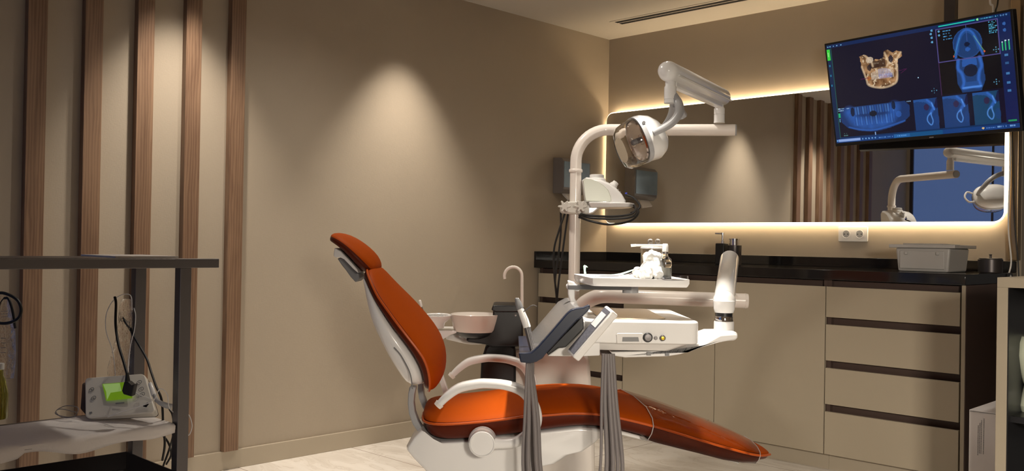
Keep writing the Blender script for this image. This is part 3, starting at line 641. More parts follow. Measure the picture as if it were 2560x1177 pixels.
# backrest: near piping points from top to bottom with matching back-edge points
BK = [((901, 674), (893, 687), .10, .012), ((908, 684), (897, 696), .15, .022), ((921, 708), (908, 714), .185, .03), ((942, 742), (925, 747), .215, .040), ((968, 775), (948, 777), .235, .048),
      ((996, 810), (972, 812), .25, .052), ((1020, 840), (1000, 843), .255, .054), ((1042, 868), (1023, 874), .255, .052), ((1060, 896), (1041, 903), .25, .046), ((1070, 925), (1052, 930), .24, .038), ((1074, 955), (1056, 956), .225, .028), ((1072, 978), (1054, 976), .20, .016), ((1066, 990), (1055, 986), .15, .008)]
st = []
for i, (a, b_, w_, cr) in enumerate(BK):
    A = np.array(zr(*a, 3.0)); B = np.array(zr(*b_, 3.0))
    p0 = np.array(zr(*BK[max(i-1, 0)][0], 3.0)); p1 = np.array(zr(*BK[min(i+1, len(BK)-1)][0], 3.0)); T = p1-p0; N = np.array([T[1], -T[0]])
    if N[0] < 0: N = -N
    N /= np.linalg.norm(N); st.append((A, N, w_, cr, max(0.014, (A-B)@N)))
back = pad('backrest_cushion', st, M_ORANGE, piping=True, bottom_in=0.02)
# headrest cushion
HK = [((812, 590), (812, 599), .07, .006), ((822, 592), (820, 603), .115, .014), ((843, 600), (835, 613), .135, .020), ((866, 617), (856, 629), .14, .026), ((888, 637), (875, 650), .14, .030), ((907, 656), (891, 668), .135, .030), ((920, 672), (903, 678), .12, .022), ((926, 682), (915, 684), .08, .010)]
st = []
for i, (a, b_, w_, cr) in enumerate(HK):
    A = np.array(zr(*a, 3.1)); B = np.array(zr(*b_, 3.1))
    p0 = np.array(zr(*HK[max(i-1, 0)][0], 3.1)); p1 = np.array(zr(*HK[min(i+1, len(HK)-1)][0], 3.1)); T = p1-p0; N = np.array([T[1], -T[0]])
    if N[1] < 0: N = -N
    N /= np.linalg.norm(N); st.append((A, N, w_, cr, max(0.016, (A-B)@N)))
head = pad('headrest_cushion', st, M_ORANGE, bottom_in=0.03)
def plate(pxs, d0, d1, m, name, bevel=0.006, parent=None, root=chair, seg=3, dd=None, label=None, taper=0):
    P = [zr(a, b_, dd or d0) for a, b_ in pxs]
    return MB().ext(P, d0, d1).build(name, m, root, parent, bevel=bevel, seg=seg, label=label)
hs = plate([(836, 619), (852, 628), (873, 650), (893, 673), (896, 683), (882, 671), (860, 648), (850, 643), (842, 645), (833, 640)], 3.13, 3.37, M_WHITE2, 'headrest_shell', 0.004)
plate([(843, 646), (857, 642), (878, 665), (897, 684), (899, 696), (889, 706), (876, 692), (864, 675), (855, 664)], 3.19, 3.31, M_GREY, 'headrest_bracket', 0.004)
# white back shell: deep pan behind the cushion
SHN = [(893, 690, 890, 696, .12), (905, 704, 897, 716, .16), (925, 735, 903, 744, .19), (946, 768, 911, 778, .215), (968, 800, 921, 812, .23), (993, 832, 938, 848, .235), (1018, 864, 955, 884, .235), (1040, 895, 972, 915, .23), (1053, 925, 989, 942, .22), (1058, 955, 1003, 964, .20), (1055, 975, 1020, 974, .17)]
R = []
for (x1, y1, x2, y2, w_) in SHN:
    A = np.array(zr(x1, y1, 3.02)); B = np.array(zr(x2, y2, 3.02)); ring = []
    for t_, k in ((-w_, 0), (-w_, .35), (-w_*0.93, .75), (-w_*0.75, 1), (0, 1.05), (w_*0.75, 1), (w_*0.93, .75), (w_, .35), (w_, 0), (0, 0)):
        C = A+(B-A)*k; ring.append((C[0], FC+t_, C[1]))
    R.append(ring)
MB().rings(R).build('back_shell', M_WHITE, chair, sub=1, ang=50)
# seam panel on the near side of the shell
MB().tube([q(*p, 3.012) for p in ((985, 868), (1000, 885), (1012, 905), (1022, 925), (1028, 945), (1031, 972))], 0.0022, 6, smooth=4).build('shell_seam', M_GREY, chair)
# grey hinge arm
for d0 in (3.07, 3.39):
    b = MB()
    P = [zr(*p, 3.07) for p in ((1024, 966), (1040, 968), (1036, 985), (1034, 1005), (1037, 1030), (1045, 1052), (1056, 1072), (1044, 1079), (1032, 1062), (1022, 1035), (1019, 1010), (1020, 985))]
    b.ext(P, d0, d0+0.045)
    b.build('hinge_arm', M_LGREY, chair, bevel=0.004)
# white base body under the seat
BP = [(1050, 1074), (1075, 1094), (1099, 1106), (1170, 1102), (1354, 1079), (1461, 1067), (1520, 1072), (1508, 1092), (1488, 1110), (1461, 1129), (1421, 1138), (1389, 1160), (1354, 1168), (1310, 1185), (1270, 1215), (1250, 1250), (1215, 1262), (1150, 1262), (1100, 1235), (1075, 1205), (1061, 1178), (1034, 1151), (1015, 1128), (1014, 1118), (1030, 1094)]
bp = [zr(a, b_, 3.03) for a, b_ in BP]
cxb = sum(a for a, _ in bp)/len(bp); czb = sum(a for _, a in bp)/len(bp)
R = []
for dd, sc in ((3.03, .93), (3.035, .975), (3.055, 1.0), (3.445, 1.0), (3.465, .975), (3.47, .93)):
    R.append([(cxb+(a-cxb)*sc, dd, czb+(c-czb)*sc) for a, c in bp])
MB().rings(R).build('base_body', M_WHITE, chair, ang=40, bevel=0.004)
plate([(1105, 1240), (1230, 1240), (1270, 1300), (1300, 1350), (1060, 1350), (1085, 1300)], 3.10, 3.40, M_WHITE2, 'lift_column', 0.01, dd=3.03)
b = MB(); z_ = 0.03
b.prism([(-0.35, 3.0, 0), (0.55, 3.0, 0), (0.6, 3.1, 0), (0.6, 3.4, 0), (0.55, 3.5, 0), (-0.35, 3.5, 0), (-0.4, 3.4, 0), (-0.4, 3.1, 0)], [(-0.35, 3.0, z_), (0.55, 3.0, z_), (0.6, 3.1, z_), (0.6, 3.4, z_), (0.55, 3.5, z_), (-0.35, 3.5, z_), (-0.4, 3.4, z_), (-0.4, 3.1, z_)])
b.build('floor_plate', M_WHITE2, chair, bevel=0.01)
lp = zr(1180, 1345, 3.03)
MB().box(-0.22, 0.04, 3.12, 3.38, 0.029, lp[1]+0.02).build('pedestal', M_WHITE2, chair, bevel=0.02)
# leg rest underside rail
plate([(1500, 1073), (1560, 1086), (1650, 1111), (1760, 1139), (1860, 1167), (1862, 1172), (1760, 1146), (1650, 1120), (1560, 1098), (1500, 1090)], 3.12, 3.38, M_WHITE2, 'legrest_rail', 0.003, dd=3.05)
# armrests
def armrest(dc, ox=0, oz=0, label=None, m=M_WHITE):
    OUT = [(1098, 1012), (1118, 992), (1148, 972), (1188, 963), (1215, 961), (1262, 965), (1300, 977), (1322, 996), (1337, 1024), (1341, 1052), (1332, 1078), (1312, 1096), (1290, 1108), (1255, 1112), (1215, 1110)]
    TH = [.0115, .013, .0145, .0145, .014, .0145, .016, .0175, .019, .019, .018, .0165, .015, .015, .018]
    P = [q(a, b_, 2.93) for a, b_ in OUT]
    P = [np.array([p[0]+ox, dc, p[2]+oz]) for p in P]
    P = smooth_path(P, 4); m_ = len(P); R = []
    th = np.interp(np.linspace(0, 1, m_), np.linspace(0, 1, len(TH)), TH)
    for i, p in enumerate(P):
        t = P[min(i+1, m_-1)]-P[max(i-1, 0)]; t /= np.linalg.norm(t); N = np.array([-t[2], 0, t[0]])
        hw = 0.024 if i > 3 else 0.016+0.002*i
        ring = []
        for a, b_ in rrect(0, 0, 2*th[i], 2*hw, min(th[i], hw)*0.8, 3): ring.append(p+N*a+np.array([0, b_, 0]))
        R.append(ring)
    o = MB().rings(R).build('armrest', m, chair, ang=50, label=label)
    c = q(1205, 1110, 2.93); c = np.array([c[0]+ox, dc, c[2]+oz]); s_ = -1 if dc < FC else 1
    MB().lathe([(0.040, -0.045), (0.0455, -0.03), (0.0455, 0.0), (0.041, 0.026), (0.038, 0.028), (0.036, 0.024), (0.0, 0.025)], c, (0, s_, 0), 36).build('armrest_hub', M_WHITE, chair, o)
    tip = MB(); d_ = P[0]-P[2]; d_ /= np.linalg.norm(d_)
    tip.tube([P[0]-d_*0.001, P[0]+d_*0.012], [.012, .0105], 14, flat=1.3).build('armrest_tip', M_PINKW, chair, o)
armrest(2.955)
armrest(3.57, ox=0.002, oz=0.005)
# far side frame plate
plate([(1096, 920), (1102, 924), (1120, 976), (1128, 1000), (1112, 1000), (1105, 975), (1094, 940)], 3.50, 3.53, M_WHITE2, 'side_frame', 0.003, dd=3.5)
# transparent foot cover
M_FILM = mat('clear_film', (0.93, 0.90, 0.90), rough=0.03, trans=1.0, ior=1.16, spec=1.0, bump=(16, 0.5, 0.004))
R = []
for i, a in enumerate(ST):
    if not (10 <= i <= 15): continue
    P = np.array(pts[i]); p0 = np.array(pts[i-1]); p1 = np.array(pts[i+1]); T = p1-p0; N = np.array([-T[1], T[0]]); N /= np.linalg.norm(N)
    if N[1] < 0: N = -N
    w_, cr, th = a[4]+0.004, a[3]+0.006, (a[2]-a[1])/F*2.99+0.006
    ring = [(P[0]+N[0]*h, FC+t_, P[1]+N[1]*h) for t_, h in [(-w_+0.02, -th), (-w_, -th*0.5), (-w_-0.001, 0.0), (-w_*0.9, cr*0.45), (-w_*0.6, cr*0.9), (0, cr+0.003), (w_*0.6, cr*0.9), (w_*0.9, cr*0.45), (w_, 0), (w_, -th*0.5), (w_-0.02, -th), (0, -th-0.002)]]
    if i == 10:  # the sleeve's mouth runs diagonally
        q1 = np.array(pts[11]); R.append([(q1[0]+(P[0]-q1[0])*min(1, max(0, (t_+0.26)/0.52)), y_, 0) if False else c_ for c_, t_, y_ in [(c, 0, 0) for c in ring]])
        R[-1] = [(c[0]+(0.085*(1-(c[1]-(FC-w_))/(2*w_))), c[1], c[2]-0.02*(1-(c[1]-(FC-w_))/(2*w_))) for c in R[-1]]
    else: R.append(ring)
fcv = MB().rings(R, caps=False).build('foot_cover', M_FILM, chair, label='clear plastic sleeve over the foot end', ang=60)
M_EDGE = mat('sleeve_edge_shine', (0.85, 0.80, 0.78), rough=0.08, trans=0.6, ior=1.4)  # whitish tubes put in for the bright highlights along the sleeve edges
for k_ in (0, -1): MB().tube(R[k_], 0.0016, 6, closed=True).build('edge_shine', M_EDGE, chair, fcv)

# ---------------------------------------------------------------- dental unit: cuspidor tower with the pole
unit = thing('dental_unit', 'white and black dental unit tower with spittoon bowl and tall white pole', 'dental unit', (0.15, 3.75, 0))
A = q(1263, 872, 3.66); B = q(1482, 880, 3.66)
b = MB(); x0, x1, zt = A[0], B[0]-0.012, A[2]
b.ext([(x0, 0.05), (x0-0.02, 0.3), (x0, zt-0.02), (x0+0.02, zt), (x1-0.03, zt), (x1, zt-0.03), (x1+0.025, 0.25), (x1+0.03, 0.05)], 3.66, 3.98)
b.build('body', M_PINKW, unit, bevel=0.015)
MB().box(x0-0.02, x1+0.05, 3.64, 4.0, 0, 0.05).build('foot', M_GREY, unit, bevel=0.01)
def up(pxs, d0, d1, m, name, bevel=0.006, dd=None, root=unit, label=None, parent=None): return plate(pxs, d0, d1, m, name, bevel, parent, root, 3, dd, label)
up([(1200, 960), (1203, 900), (1213, 868), (1230, 850), (1262, 850), (1290, 870), (1290, 960)], 3.64, 3.76, M_BLACK, 'column', 0.01)
up([(1232, 772), (1306, 772), (1309, 866), (1230, 868), (1218, 862), (1168, 855), (1164, 848), (1182, 840), (1214, 834), (1232, 825)], 3.62, 3.82, M_BLACK, 'tower_head', 0.008)
up([(1232, 764), (1238, 763), (1302, 764), (1310, 768), (1310, 774), (1300, 780), (1240, 780), (1228, 775)], 3.60, 3.82, M_BLACK, 'tower_cap', 0.004)
bc = q(1188, 786, 3.66); rb = 62/F*3.66
hz = lambda y: q(1188, y, 3.66)[2]
bowl = MB().lathe([(0.05, hz(829)), (rb*.80, hz(828)), (rb*.86, hz(822)), (rb*.95, hz(800)), (rb*1.0, hz(785)), (rb*.97, hz(784)), (rb*.90, hz(800)), (rb*.7, hz(818)), (0.0, hz(822))], (bc[0], 3.66, 0), n=48).build('spittoon_bowl', M_PINKW, unit)
MB().lathe([(0.0, hz(846)), (rb*.45, hz(845)), (rb*.70, hz(837)), (rb*.80, hz(828.6)), (0, hz(828.6))], (bc[0], 3.66, 0), n=40).build('bowl_drain', M_BLACK, unit, bowl)
# water spout
tp = [q(1305, 770, 3.62), q(1305, 740, 3.62), q(1305, 700, 3.62)]
c_ = q(1283, 690, 3.62); rr_ = (q(1305, 690, 3.62)-c_)[0]
path = tp + [c_+np.array([rr_*math.cos(a), 0, rr_*math.sin(a)*1.05]) for a in np.linspace(0, math.pi, 12)] + [q(1262, 697, 3.62)]
MB().tube(path, 0.0062, 12).build('water_spout', M_PINKW, unit)
# main pole with the bent lamp arm
PD = 3.85; pr_ = 0.0240
pb = q(1436, 640, PD); px0 = pb[0]
ztop = q(1560, 325, PD)[2]; brad = 0.135
path = [np.array([px0, PD, 0.05]), np.array([px0, PD, ztop-brad])]
path += [np.array([px0+brad-brad*math.cos(a), PD, ztop-brad+brad*math.sin(a)]) for a in np.linspace(0.12, math.pi/2, 12)]
pe = q(1838, 325, 3.74)
path += [pe]
MB().tube(path, pr_, 28, round_ends=False).build('pole', M_PINKW, unit)
pdir = (path[-1]-path[-2]); pdir /= np.linalg.norm(pdir)
MB().tube([pe, pe+pdir*0.006], [pr_, pr_*0.9], 28).build('pole_end_cap', M_LGREY, unit)
zc = q(1438, 427, PD)[2]
MB().lathe([(pr_*1.12, -0.007), (pr_*1.2, -0.003), (pr_*1.2, 0.003), (pr_*1.12, 0.007)], (px0, PD, zc), n=28).build('pole_collar', M_PINKW, unit)
# device shelf and its clamp
z0, z1 = q(1430, 533, PD-0.05)[2], q(1430, 504, PD-0.05)[2]
M_CLAMP = mat('cream_plastic_clamp', (0.58, 0.55, 0.50), rough=0.45)
cl = up([(1402, 520), (1407, 507), (1425, 503), (1462, 503), (1480, 507), (1486, 513), (1480, 528), (1474, 536), (1430, 535), (1404, 532)], PD-0.05, PD+0.05, M_CLAMP, 'clamp', 0.008, dd=PD-0.05)
for kx in (1411, 1452):
    c = q(kx, 516, PD-0.085); b = MB(); R = []
    for dd_, sc in ((0.0, .8), (0.004, 1), (0.016, 1), (0.022, .85)):
        R.append([c+np.array([sc*r_*math.cos(a), -dd_+0.012, sc*r_*math.sin(a)]) for a, r_ in [(2*math.pi*k/40, 0.026*(0.74+0.30*math.cos(6*2*math.pi*k/40))) for k in range(40)]])
    b.rings(R); b.tube([c+np.array([0, 0.01, 0]), c+np.array([0, 0.04, 0])], 0.008, 12); b.build('clamp_knob', M_CLAMP, unit, cl)
zt_ = q(1500, 508, PD)[2]
xs0, xs1 = q(1472, 520, PD)[0], q(1580, 520, PD)[0]
b = MB(); b.prism([(xs0, PD-0.10, zt_-0.022), (xs1-0.03, PD-0.10, zt_-0.018), (xs1, PD-0.05, zt_-0.016), (xs1, PD+0.06, zt_-0.016), (xs1-0.03, PD+0.11, zt_-0.018), (xs0, PD+0.11, zt_-0.022)],
                  [(xs0-0.01, PD-0.11, zt_), (xs1-0.02, PD-0.11, zt_), (xs1+0.005, PD-0.05, zt_), (xs1+0.005, PD+0.06, zt_), (xs1-0.02, PD+0.12, zt_), (xs0-0.01, PD+0.12, zt_)])
b.build('device_shelf', M_WHITE, unit, bevel=0.006)
up([(1470, 507), (1486, 510), (1500, 518), (1484, 532), (1470, 536)], PD-0.06, PD+0.06, M_WHITE, 'shelf_bracket', 0.006, dd=PD-0.06)
# lower supply arm of the delivery head
ap = [q(1440, 775, 3.74), q(1462, 757, 3.72), q(1486, 744, 3.70), q(1512, 739, 3.68), q(1560, 741, 3.66), q(1700, 746, 3.63), q(1862, 752, 3.60)]
arm = MB().tube(ap, [.026, .030, .030, .0295, .0285, .0285, .029], 24, smooth=6, round_ends=False).build('lower_arm', M_PINKW, unit)
d_ = ap[-1]-ap[-2]; d_ /= np.linalg.norm(d_)
MB().tube([ap[-1], ap[-1]+d_*0.012], [.0305, .028], 24).build('arm_end_cap', M_PINKW, unit, arm)
jx = q(1850, 752, 3.6)
MB().tube([q(1826, 752, 3.6), q(1823, 655, 3.56)], 0.020, 20).build('arm_post', M_WHITE, unit, arm)

# small tray of the assistant side
asst = thing('assistant_arm', 'white assistant arm with a perforated cup filter left of the spittoon', 'assistant arm', (-0.28, 3.62, 0.5))
up([(1140, 826), (1142, 832), (1124, 838), (1104, 850), (1086, 852), (1070, 842), (1078, 826)], 3.62, 3.80, M_WHITE, 'bracket', 0.004, root=asst, dd=3.62)
c = q(1092, 790, 3.6); hzc = q(1092, 775, 3.6)[2]
def oval(rx, ry, z, sk=0): return [(c[0]+rx*math.cos(a)+sk*math.sin(a), 3.64+ry*math.sin(a), z) for a in np.linspace(0, 2*math.pi, 36, endpoint=False)]
zf = q(1092, 789, 3.6)[2]
b = MB(); b.rings([oval(.025, .05, zf-0.05), oval(.03, .06, zf-0.03), oval(.054, .085, zf-0.010), oval(.058, .09, zf), oval(.054, .086, zf+0.001), oval(.050, .082, zf-0.002)]); b.build('filter_dish', M_WHITE, asst, ang=50)
b = MB(); b.rings([oval(.042, .070, zf-0.0018), oval(.042, .070, zf-0.0008)]); gd = b.build('filter_grid', M_GREY, asst)
b = MB()
for ix in range(-3, 4):
    for iy in range(-4, 5):
        if (ix/3.6)**2+(iy/4.6)**2 < 0.9: b.lathe([(0.0045, 0), (0.0045, 0.0012)], (c[0]+ix*0.0115+(iy % 2)*0.005, 3.64+iy*0.0145, zf-0.0006), n=8)
b.build('grid_studs', M_WHITE, asst, gd)
MB().tube([q(1073, 850, 3.68), q(1066, 800, 3.66), q(1052, 762, 3.65)], [0.003, 0.003, 0.003], 8).build('suction_tip', M_STEEL, asst)
MB().tube([q(1053, 764, 3.65), q(1050, 753, 3.65)], 0.006, 10, round_ends=True).build('tip_head', M_PINKW, asst)
MB().tube([q(1120, 838, 3.74), q(1180, 850, 3.80), q(1240, 845, 3.86)], 0.018, 14, smooth=4).build('support_arm', M_WHITE2, asst)

# ---------------------------------------------------------------- operating lamp
ol = thing('operating_lamp', 'white jointed operating lamp with a clear glass head hanging from the pole arm', 'operating lamp', (0.8, 3.74, 1.35))
j0 = q(1798, 312, 3.745); j1 = q(1798, 262, 3.745)
def seg(name, a, b_, r, m, root, n=24, parent=None, prof=None):
    a, b_ = np.array(a, float), np.array(b_, float); L = np.linalg.norm(b_-a)
    pr = prof or [(1, 0), (1, 1)]
    return MB().lathe([(r*k, L*h) for k, h in pr], a, b_-a, n).build(name, m, root, parent)
jb = np.array([j0[0], j0[1], j0[2]])
jb[2] = pe[2]+pr_+0.004
seg('lower_joint', jb+np.array([0, 0, 0.0]), jb+np.array([0, 0, 0.080]), 0.0215, M_WHITE, ol, prof=[(1.05, 0), (1, .12), (1, .42), (.93, .425), (.93, .445), (1, .45), (1, .72), (.8, .82), (.75, 1.0)])
UA = q(1806, 243, 3.76); UB = q(1670, 178, 3.22)
MB().tube([UA, UB], [0.034, 0.036], 32, round_ends=True).build('upper_arm', M_WHITE, ol)
dirA = UB-UA; dirA /= np.linalg.norm(dirA)
MB().cbox((UA+UB)/2+np.array([0, 0, -0.035]), dirA*0.27, np.cross(dirA, (0, 0, 1))*0.016/np.linalg.norm(np.cross(dirA, (0, 0, 1))), (0, 0, 0.014)).build('arm_underside', M_WHITE, ol, bevel=0.006)
g1 = UA+np.array([0, 0, 0])
nrm = np.cross(dirA, (0, 0, 1)); nrm /= np.linalg.norm(nrm)
if nrm[1] > 0: nrm = -nrm
MB().tube([UA+nrm*0.0335+np.array([0, 0, -0.014])-dirA*0.01, UB+nrm*0.0345+np.array([0, 0, -0.014])-dirA*0.02], 0.0035, 6).build('arm_groove', M_WHITE2, ol)
hj = q(1676, 205, 3.24)
seg('upper_joint', hj+np.array([0, 0, 0.0]), hj+np.array([0, 0, -0.075]), 0.0215, M_WHITE, ol, prof=[(.85, 0), (.85, .18), (1, .25), (1, .80), (.93, .81), (.93, .83), (.98, .84), (.98, 1.0)])
HD = 3.27
yj = q(1680, 252, 3.24)
for s_ in (-1, 1):
    P = [yj+np.array([0.004, 0, 0.02]), q(1690, 264, HD)+np.array([0, s_*.05, 0]), q(1686, 290, HD)+np.array([0, s_*.095, 0]), q(1668, 315, HD)+np.array([0, s_*.115, 0]), q(1645, 331, HD)+np.array([0, s_*.118, 0]), q(1622, 342, HD)+np.array([0, s_*.112, 0])]
    MB().tube(P, [.0145, .0155, .0155, .014, .0125, .011], 16, smooth=6).build('yoke_arm', M_LGREY, ol)
MB().tube([q(1690, 262, 3.24), q(1709, 293, 3.26)], [0.015, 0.0175], 6).build('yoke_stub', M_LGREY, ol, bevel=0.003)
# head
hc = q(1600, 350, HD); sc_ = 1/F*HD
ax = np.array([-0.915, -0.12, -0.385]); ax /= np.linalg.norm(ax)
vv_ = np.array([-0.378, 0, 0.925]); vv_ -= (vv_@ax)*ax; vv_ /= np.linalg.norm(vv_); ww = np.cross(ax, vv_)
if ww[1] < 0: ww = -ww
def hr(s, h, w_, v0=0.0, p=2.5, n=36):
    out = []
    for k in range(n):
        a = 2*math.pi*k/n; ca, sa = math.cos(a), math.sin(a)
        out.append(hc+ax*s+vv_*(v0+h*math.copysign(abs(sa)**(2/p), sa))+ww*w_*math.copysign(abs(ca)**(2/p), ca))
    return out
shell = MB().rings([hr(-.083, .020, .035, -.014), hr(-.080, .040, .060, -.014), hr(-.066, .062, .085, -.012), hr(-.042, .080, .105, -.007), hr(-.015, .084, .115), hr(0.006, .084, .118), hr(.008, .080, .114), hr(-.01, .070, .10), hr(-.03, .05, .075)]).build('lamp_housing', M_WHITE, ol, ang=50)
MB().rings([hr(-.004, .0855, .1195), hr(.012, .0855, .1195), hr(.012, .079, .112), hr(-.004, .079, .112)], closed=True).build('housing_rim', M_LGREY, ol, shell)
MB().rings([hr(.0125, .074, .106), hr(.016, .070, .10), hr(.004, .05, .075), hr(-.008, .02, .03)]).build('reflector', mat('lamp_reflector', (0.55, 0.5, 0.52), rough=0.12, metal=1.0), ol, shell)
b = MB(); b.rings([hr(.013, .083, .1165, -.001), hr(.035, .083, .115, -.003), hr(.060, .078, .105, -.006), hr(.073, .066, .085, -.009), hr(.077, .045, .06, -.010), hr(.0745, .044, .058, -.010), hr(.070, .063, .082, -.009), hr(.057, .075, .102, -.006), hr(.035, .080, .112, -.003), hr(.013, .080, .1135, -.001)], caps=False)
b.add(hr(.077, .045, .06, -.010), [tuple(range(36))]); b.add(hr(.0745, .044, .058, -.010), [tuple(range(36))[::-1]])
b.build('front_glass', mat('lamp_glass', (0.99, 0.97, 0.94), rough=0.02, trans=1.0, ior=1.3), ol, ang=50)
c = hc+ax*0.03
MB().tube([c-vv_*0.012, c+vv_*0.012], 0.007, 12, round_ends=True).build('bulb', M_GLASS, ol)
MB().tube([c-ax*0.02, c+ax*0.0-vv_*0.0], 0.010, 12).build('bulb_holder', M_GREY, ol)
c = hc+ax*(-.002)+vv_*.045-ww*.108
MB().lathe([(0.006, 0), (0.006, 0.006)], c, -ww, 12).build('housing_screw', M_GREY, ol)
P = [hc-ax*.0+ww*.118+vv_*.03, hc-ax*.01+ww*.155+vv_*.035, hc-ax*.01+ww*.175+vv_*.0, hc-ax*.01+ww*.155-vv_*.035, hc+ww*.118-vv_*.03]
MB().tube(P, .006, 12, smooth=6).build('side_handle', M_WHITE, ol)

# ---------------------------------------------------------------- scaler device on the pole shelf
sd = thing('ultrasonic_scaler', 'domed white countertop device with a dial, standing on the pole shelf', 'dental device', (0.35, PD, zt_))
DP = [(1466, 508), (1464, 500), (1460, 470), (1458, 452), (1462, 446), (1478, 448), (1494, 454), (1508, 463), (1520, 475), (1526, 490), (1528, 502), (1524, 508)]
TPf = [(1466, 508), (1461, 470), (1458, 448), (1468, 441), (1500, 445), (1525, 455), (1543, 468), (1558, 484), (1567, 500), (1567, 506), (1562, 509)]
poly_ = [zr(a, b_, PD-0.09) for a, b_ in TPf]
cx_ = 0.5*(poly_[0][0]+poly_[-1][0])
R = []
for dd_, s1 in ((-.088, .80), (-.086, .88), (-.075, .95), (-.05, 1.0), (.05, 1.0), (.08, .95), (.09, .85)):
    R.append([(cx_+(a-cx_)*s1, PD+dd_, max(zt_+0.0005, zt_+(c-zt_)*s1)) for a, c in poly_])
dv = MB().rings(R).build('casing', M_WHITE, sd, bevel=0.004, ang=50)
poly2 = [zr(a, b_, PD-0.09) for a, b_ in DP]
MB().ext([(a, max(zt_+0.004, c)) for a, c in poly2], PD-0.092, PD-0.087).build('side_panel', mat('pale_green_plastic', (0.30, 0.32, 0.22), rough=0.25), sd, bevel=0.001)
cz = q(1492, 443, PD)
MB().lathe([(0.040, -0.02), (0.037, -0.004), (0.034, 0.0), (0.030, 0.002), (0.030, 0.014), (0.026, 0.016), (0.0, 0.0165)], (cz[0], PD, q(1492, 446, PD)[2]), n=36).build('reservoir_cap', M_WHITE2, sd)
kd = q(1534, 463, PD); kn = np.array([0.62, -0.2, 0.76])
MB().lathe([(0.017, -0.006), (0.017, 0.004), (0.014, 0.006), (0.0125, 0.017), (0.0, 0.019)], kd, kn, 24).build('dial', M_WHITE2, sd)
for i, pp in enumerate(((1546, 474), (1551, 480), (1543, 478))): MB().lathe([(0.003, -0.004), (0.003, 0.002)], q(*pp, PD-0.02), kn, 10).build('button', M_GREY, sd)
MB().lathe([(0.004, 0), (0.004, 0.008)], q(1563, 484, PD), (1, 0, 0.2), 10).build('plug', mat('blue_plug', (0.05, 0.08, 0.6), rough=0.3), sd)
# cables of the device, each its own
C1 = [q(1564, 486, PD), q(1585, 495, PD-.02), q(1600, 515, PD-.04), q(1590, 526, PD-.05), q(1578, 532, PD-.10)]
cable('device_cable', C1, 0.0042, M_RUB, 'black cable arching out right of the domed device', 'L' and 'device cables', 'L')
for k, (P, lab) in enumerate([
    ([q(1565, 508, PD+.02), q(1588, 516, PD-.08), q(1580, 534, PD-.13), q(1530, 541, PD-.13), q(1470, 538, PD-.10), q(1448, 534, PD-.03)], 'uppermost black cable loop wound under the device shelf'),
    ([q(1567, 508, PD+.04), q(1592, 522, PD-.06), q(1582, 541, PD-.13), q(1530, 547, PD-.14), q(1475, 544, PD-.11), q(1449, 538, PD-.03)], 'middle black cable loop wound under the device shelf'),
    ([q(1562, 508, PD+.05), q(1596, 526, PD-.05), q(1578, 551, PD-.12), q(1525, 561, PD-.14), q(1478, 553, PD-.11), q(1448, 543, PD-.03)], 'lowest sagging black cable loop under the device shelf')]):
    cable('device_cable', P, 0.0045, M_RUB, lab, 'device cables', 'L')
for k, (P, lab) in enumerate([
    ([q(1402, 530, PD+.03), q(1402, 580, PD+.03), q(1396, 640, PD+.03), q(1388, 700, PD+.03), q(1392, 760, PD+.02)], 'leftmost black cable hanging beside the pole'),
    ([q(1412, 534, PD+.01), q(1398, 575, PD), q(1385, 625, PD), q(1386, 690, PD), q(1394, 765, PD)], 'middle black cable bowing out beside the pole'),
    ([q(1420, 534, PD), q(1412, 590, PD), q(1404, 650, PD), q(1396, 710, PD), q(1391, 765, PD)], 'rightmost black cable hanging beside the pole')]):
    cable('hanging_cable', P+[q(1385, 830, PD+.02), q(1380, 869, PD+.02)], 0.0042, M_RUB, lab, 'cables beside the pole', 'L')

# ---------------------------------------------------------------- delivery head
dl = thing('delivery_console', 'white dentist delivery console on a jointed arm over the chair', 'dental console', (0.35, 3.0, 0.65))
ZT = q(1600, 802, 2.80)[2]; zB = q(1600, 859, 2.80)[2]; ZB2 = q(1600, 880, 2.80)[2]
xl, xr = q(1462, 802, 2.80)[0], q(1750, 802, 2.80)[0]
b = MB(); b.prism([(x, y, ZT) for x, y in rrect((xl+xr)/2, 3.07, xr-xl, 0.54, 0.03, 6)], [(x, y, zB) for x, y in rrect((xl+xr)/2, 3.07, xr-xl, 0.54, 0.03, 6)])
b.build('console_body', M_WHITE, dl, bevel=0.006)
b = MB(); P = rrect((xl+xr)/2-0.02, 3.09, xr-xl-0.14, 0.44, 0.02, 4)
b.prism([(x, y, ZT+0.0002) for x, y in P], [(x, y, ZT+0.0025) for x, y in P]); b.build('steel_top', mat('top_steel', (0.50, 0.43, 0.33), rough=0.18, metal=1.0), dl)
b = MB(); P = rrect((xl+xr)/2-0.005, 3.07, xr-xl-0.02, 0.50, 0.03, 5); P2 = rrect((xl+xr)/2-0.03, 3.07, xr-xl-0.10, 0.46, 0.03, 5)
b.prism([(x, y, zB-0.0005) for x, y in P], [(x, y, ZB2) for x, y in P2]); b.build('lower_tray', M_WHITE2, dl, bevel=0.004)
up([(1525, 880), (1718, 876), (1757, 860), (1800, 836), (1838, 833), (1846, 838), (1842, 848), (1800, 856), (1757, 868), (1700, 886), (1669, 891), (1563, 894), (1537, 890)], 2.86, 3.00, M_WHITE, 'belly', 0.01, dd=2.86, root=dl)
up([(1745, 862), (1757, 835), (1775, 829), (1838, 828), (1845, 834), (1845, 845), (1838, 851), (1775, 857), (1757, 866)], 2.92, 3.02, M_WHITE, 'support_bracket', 0.012, dd=2.92, root=dl)
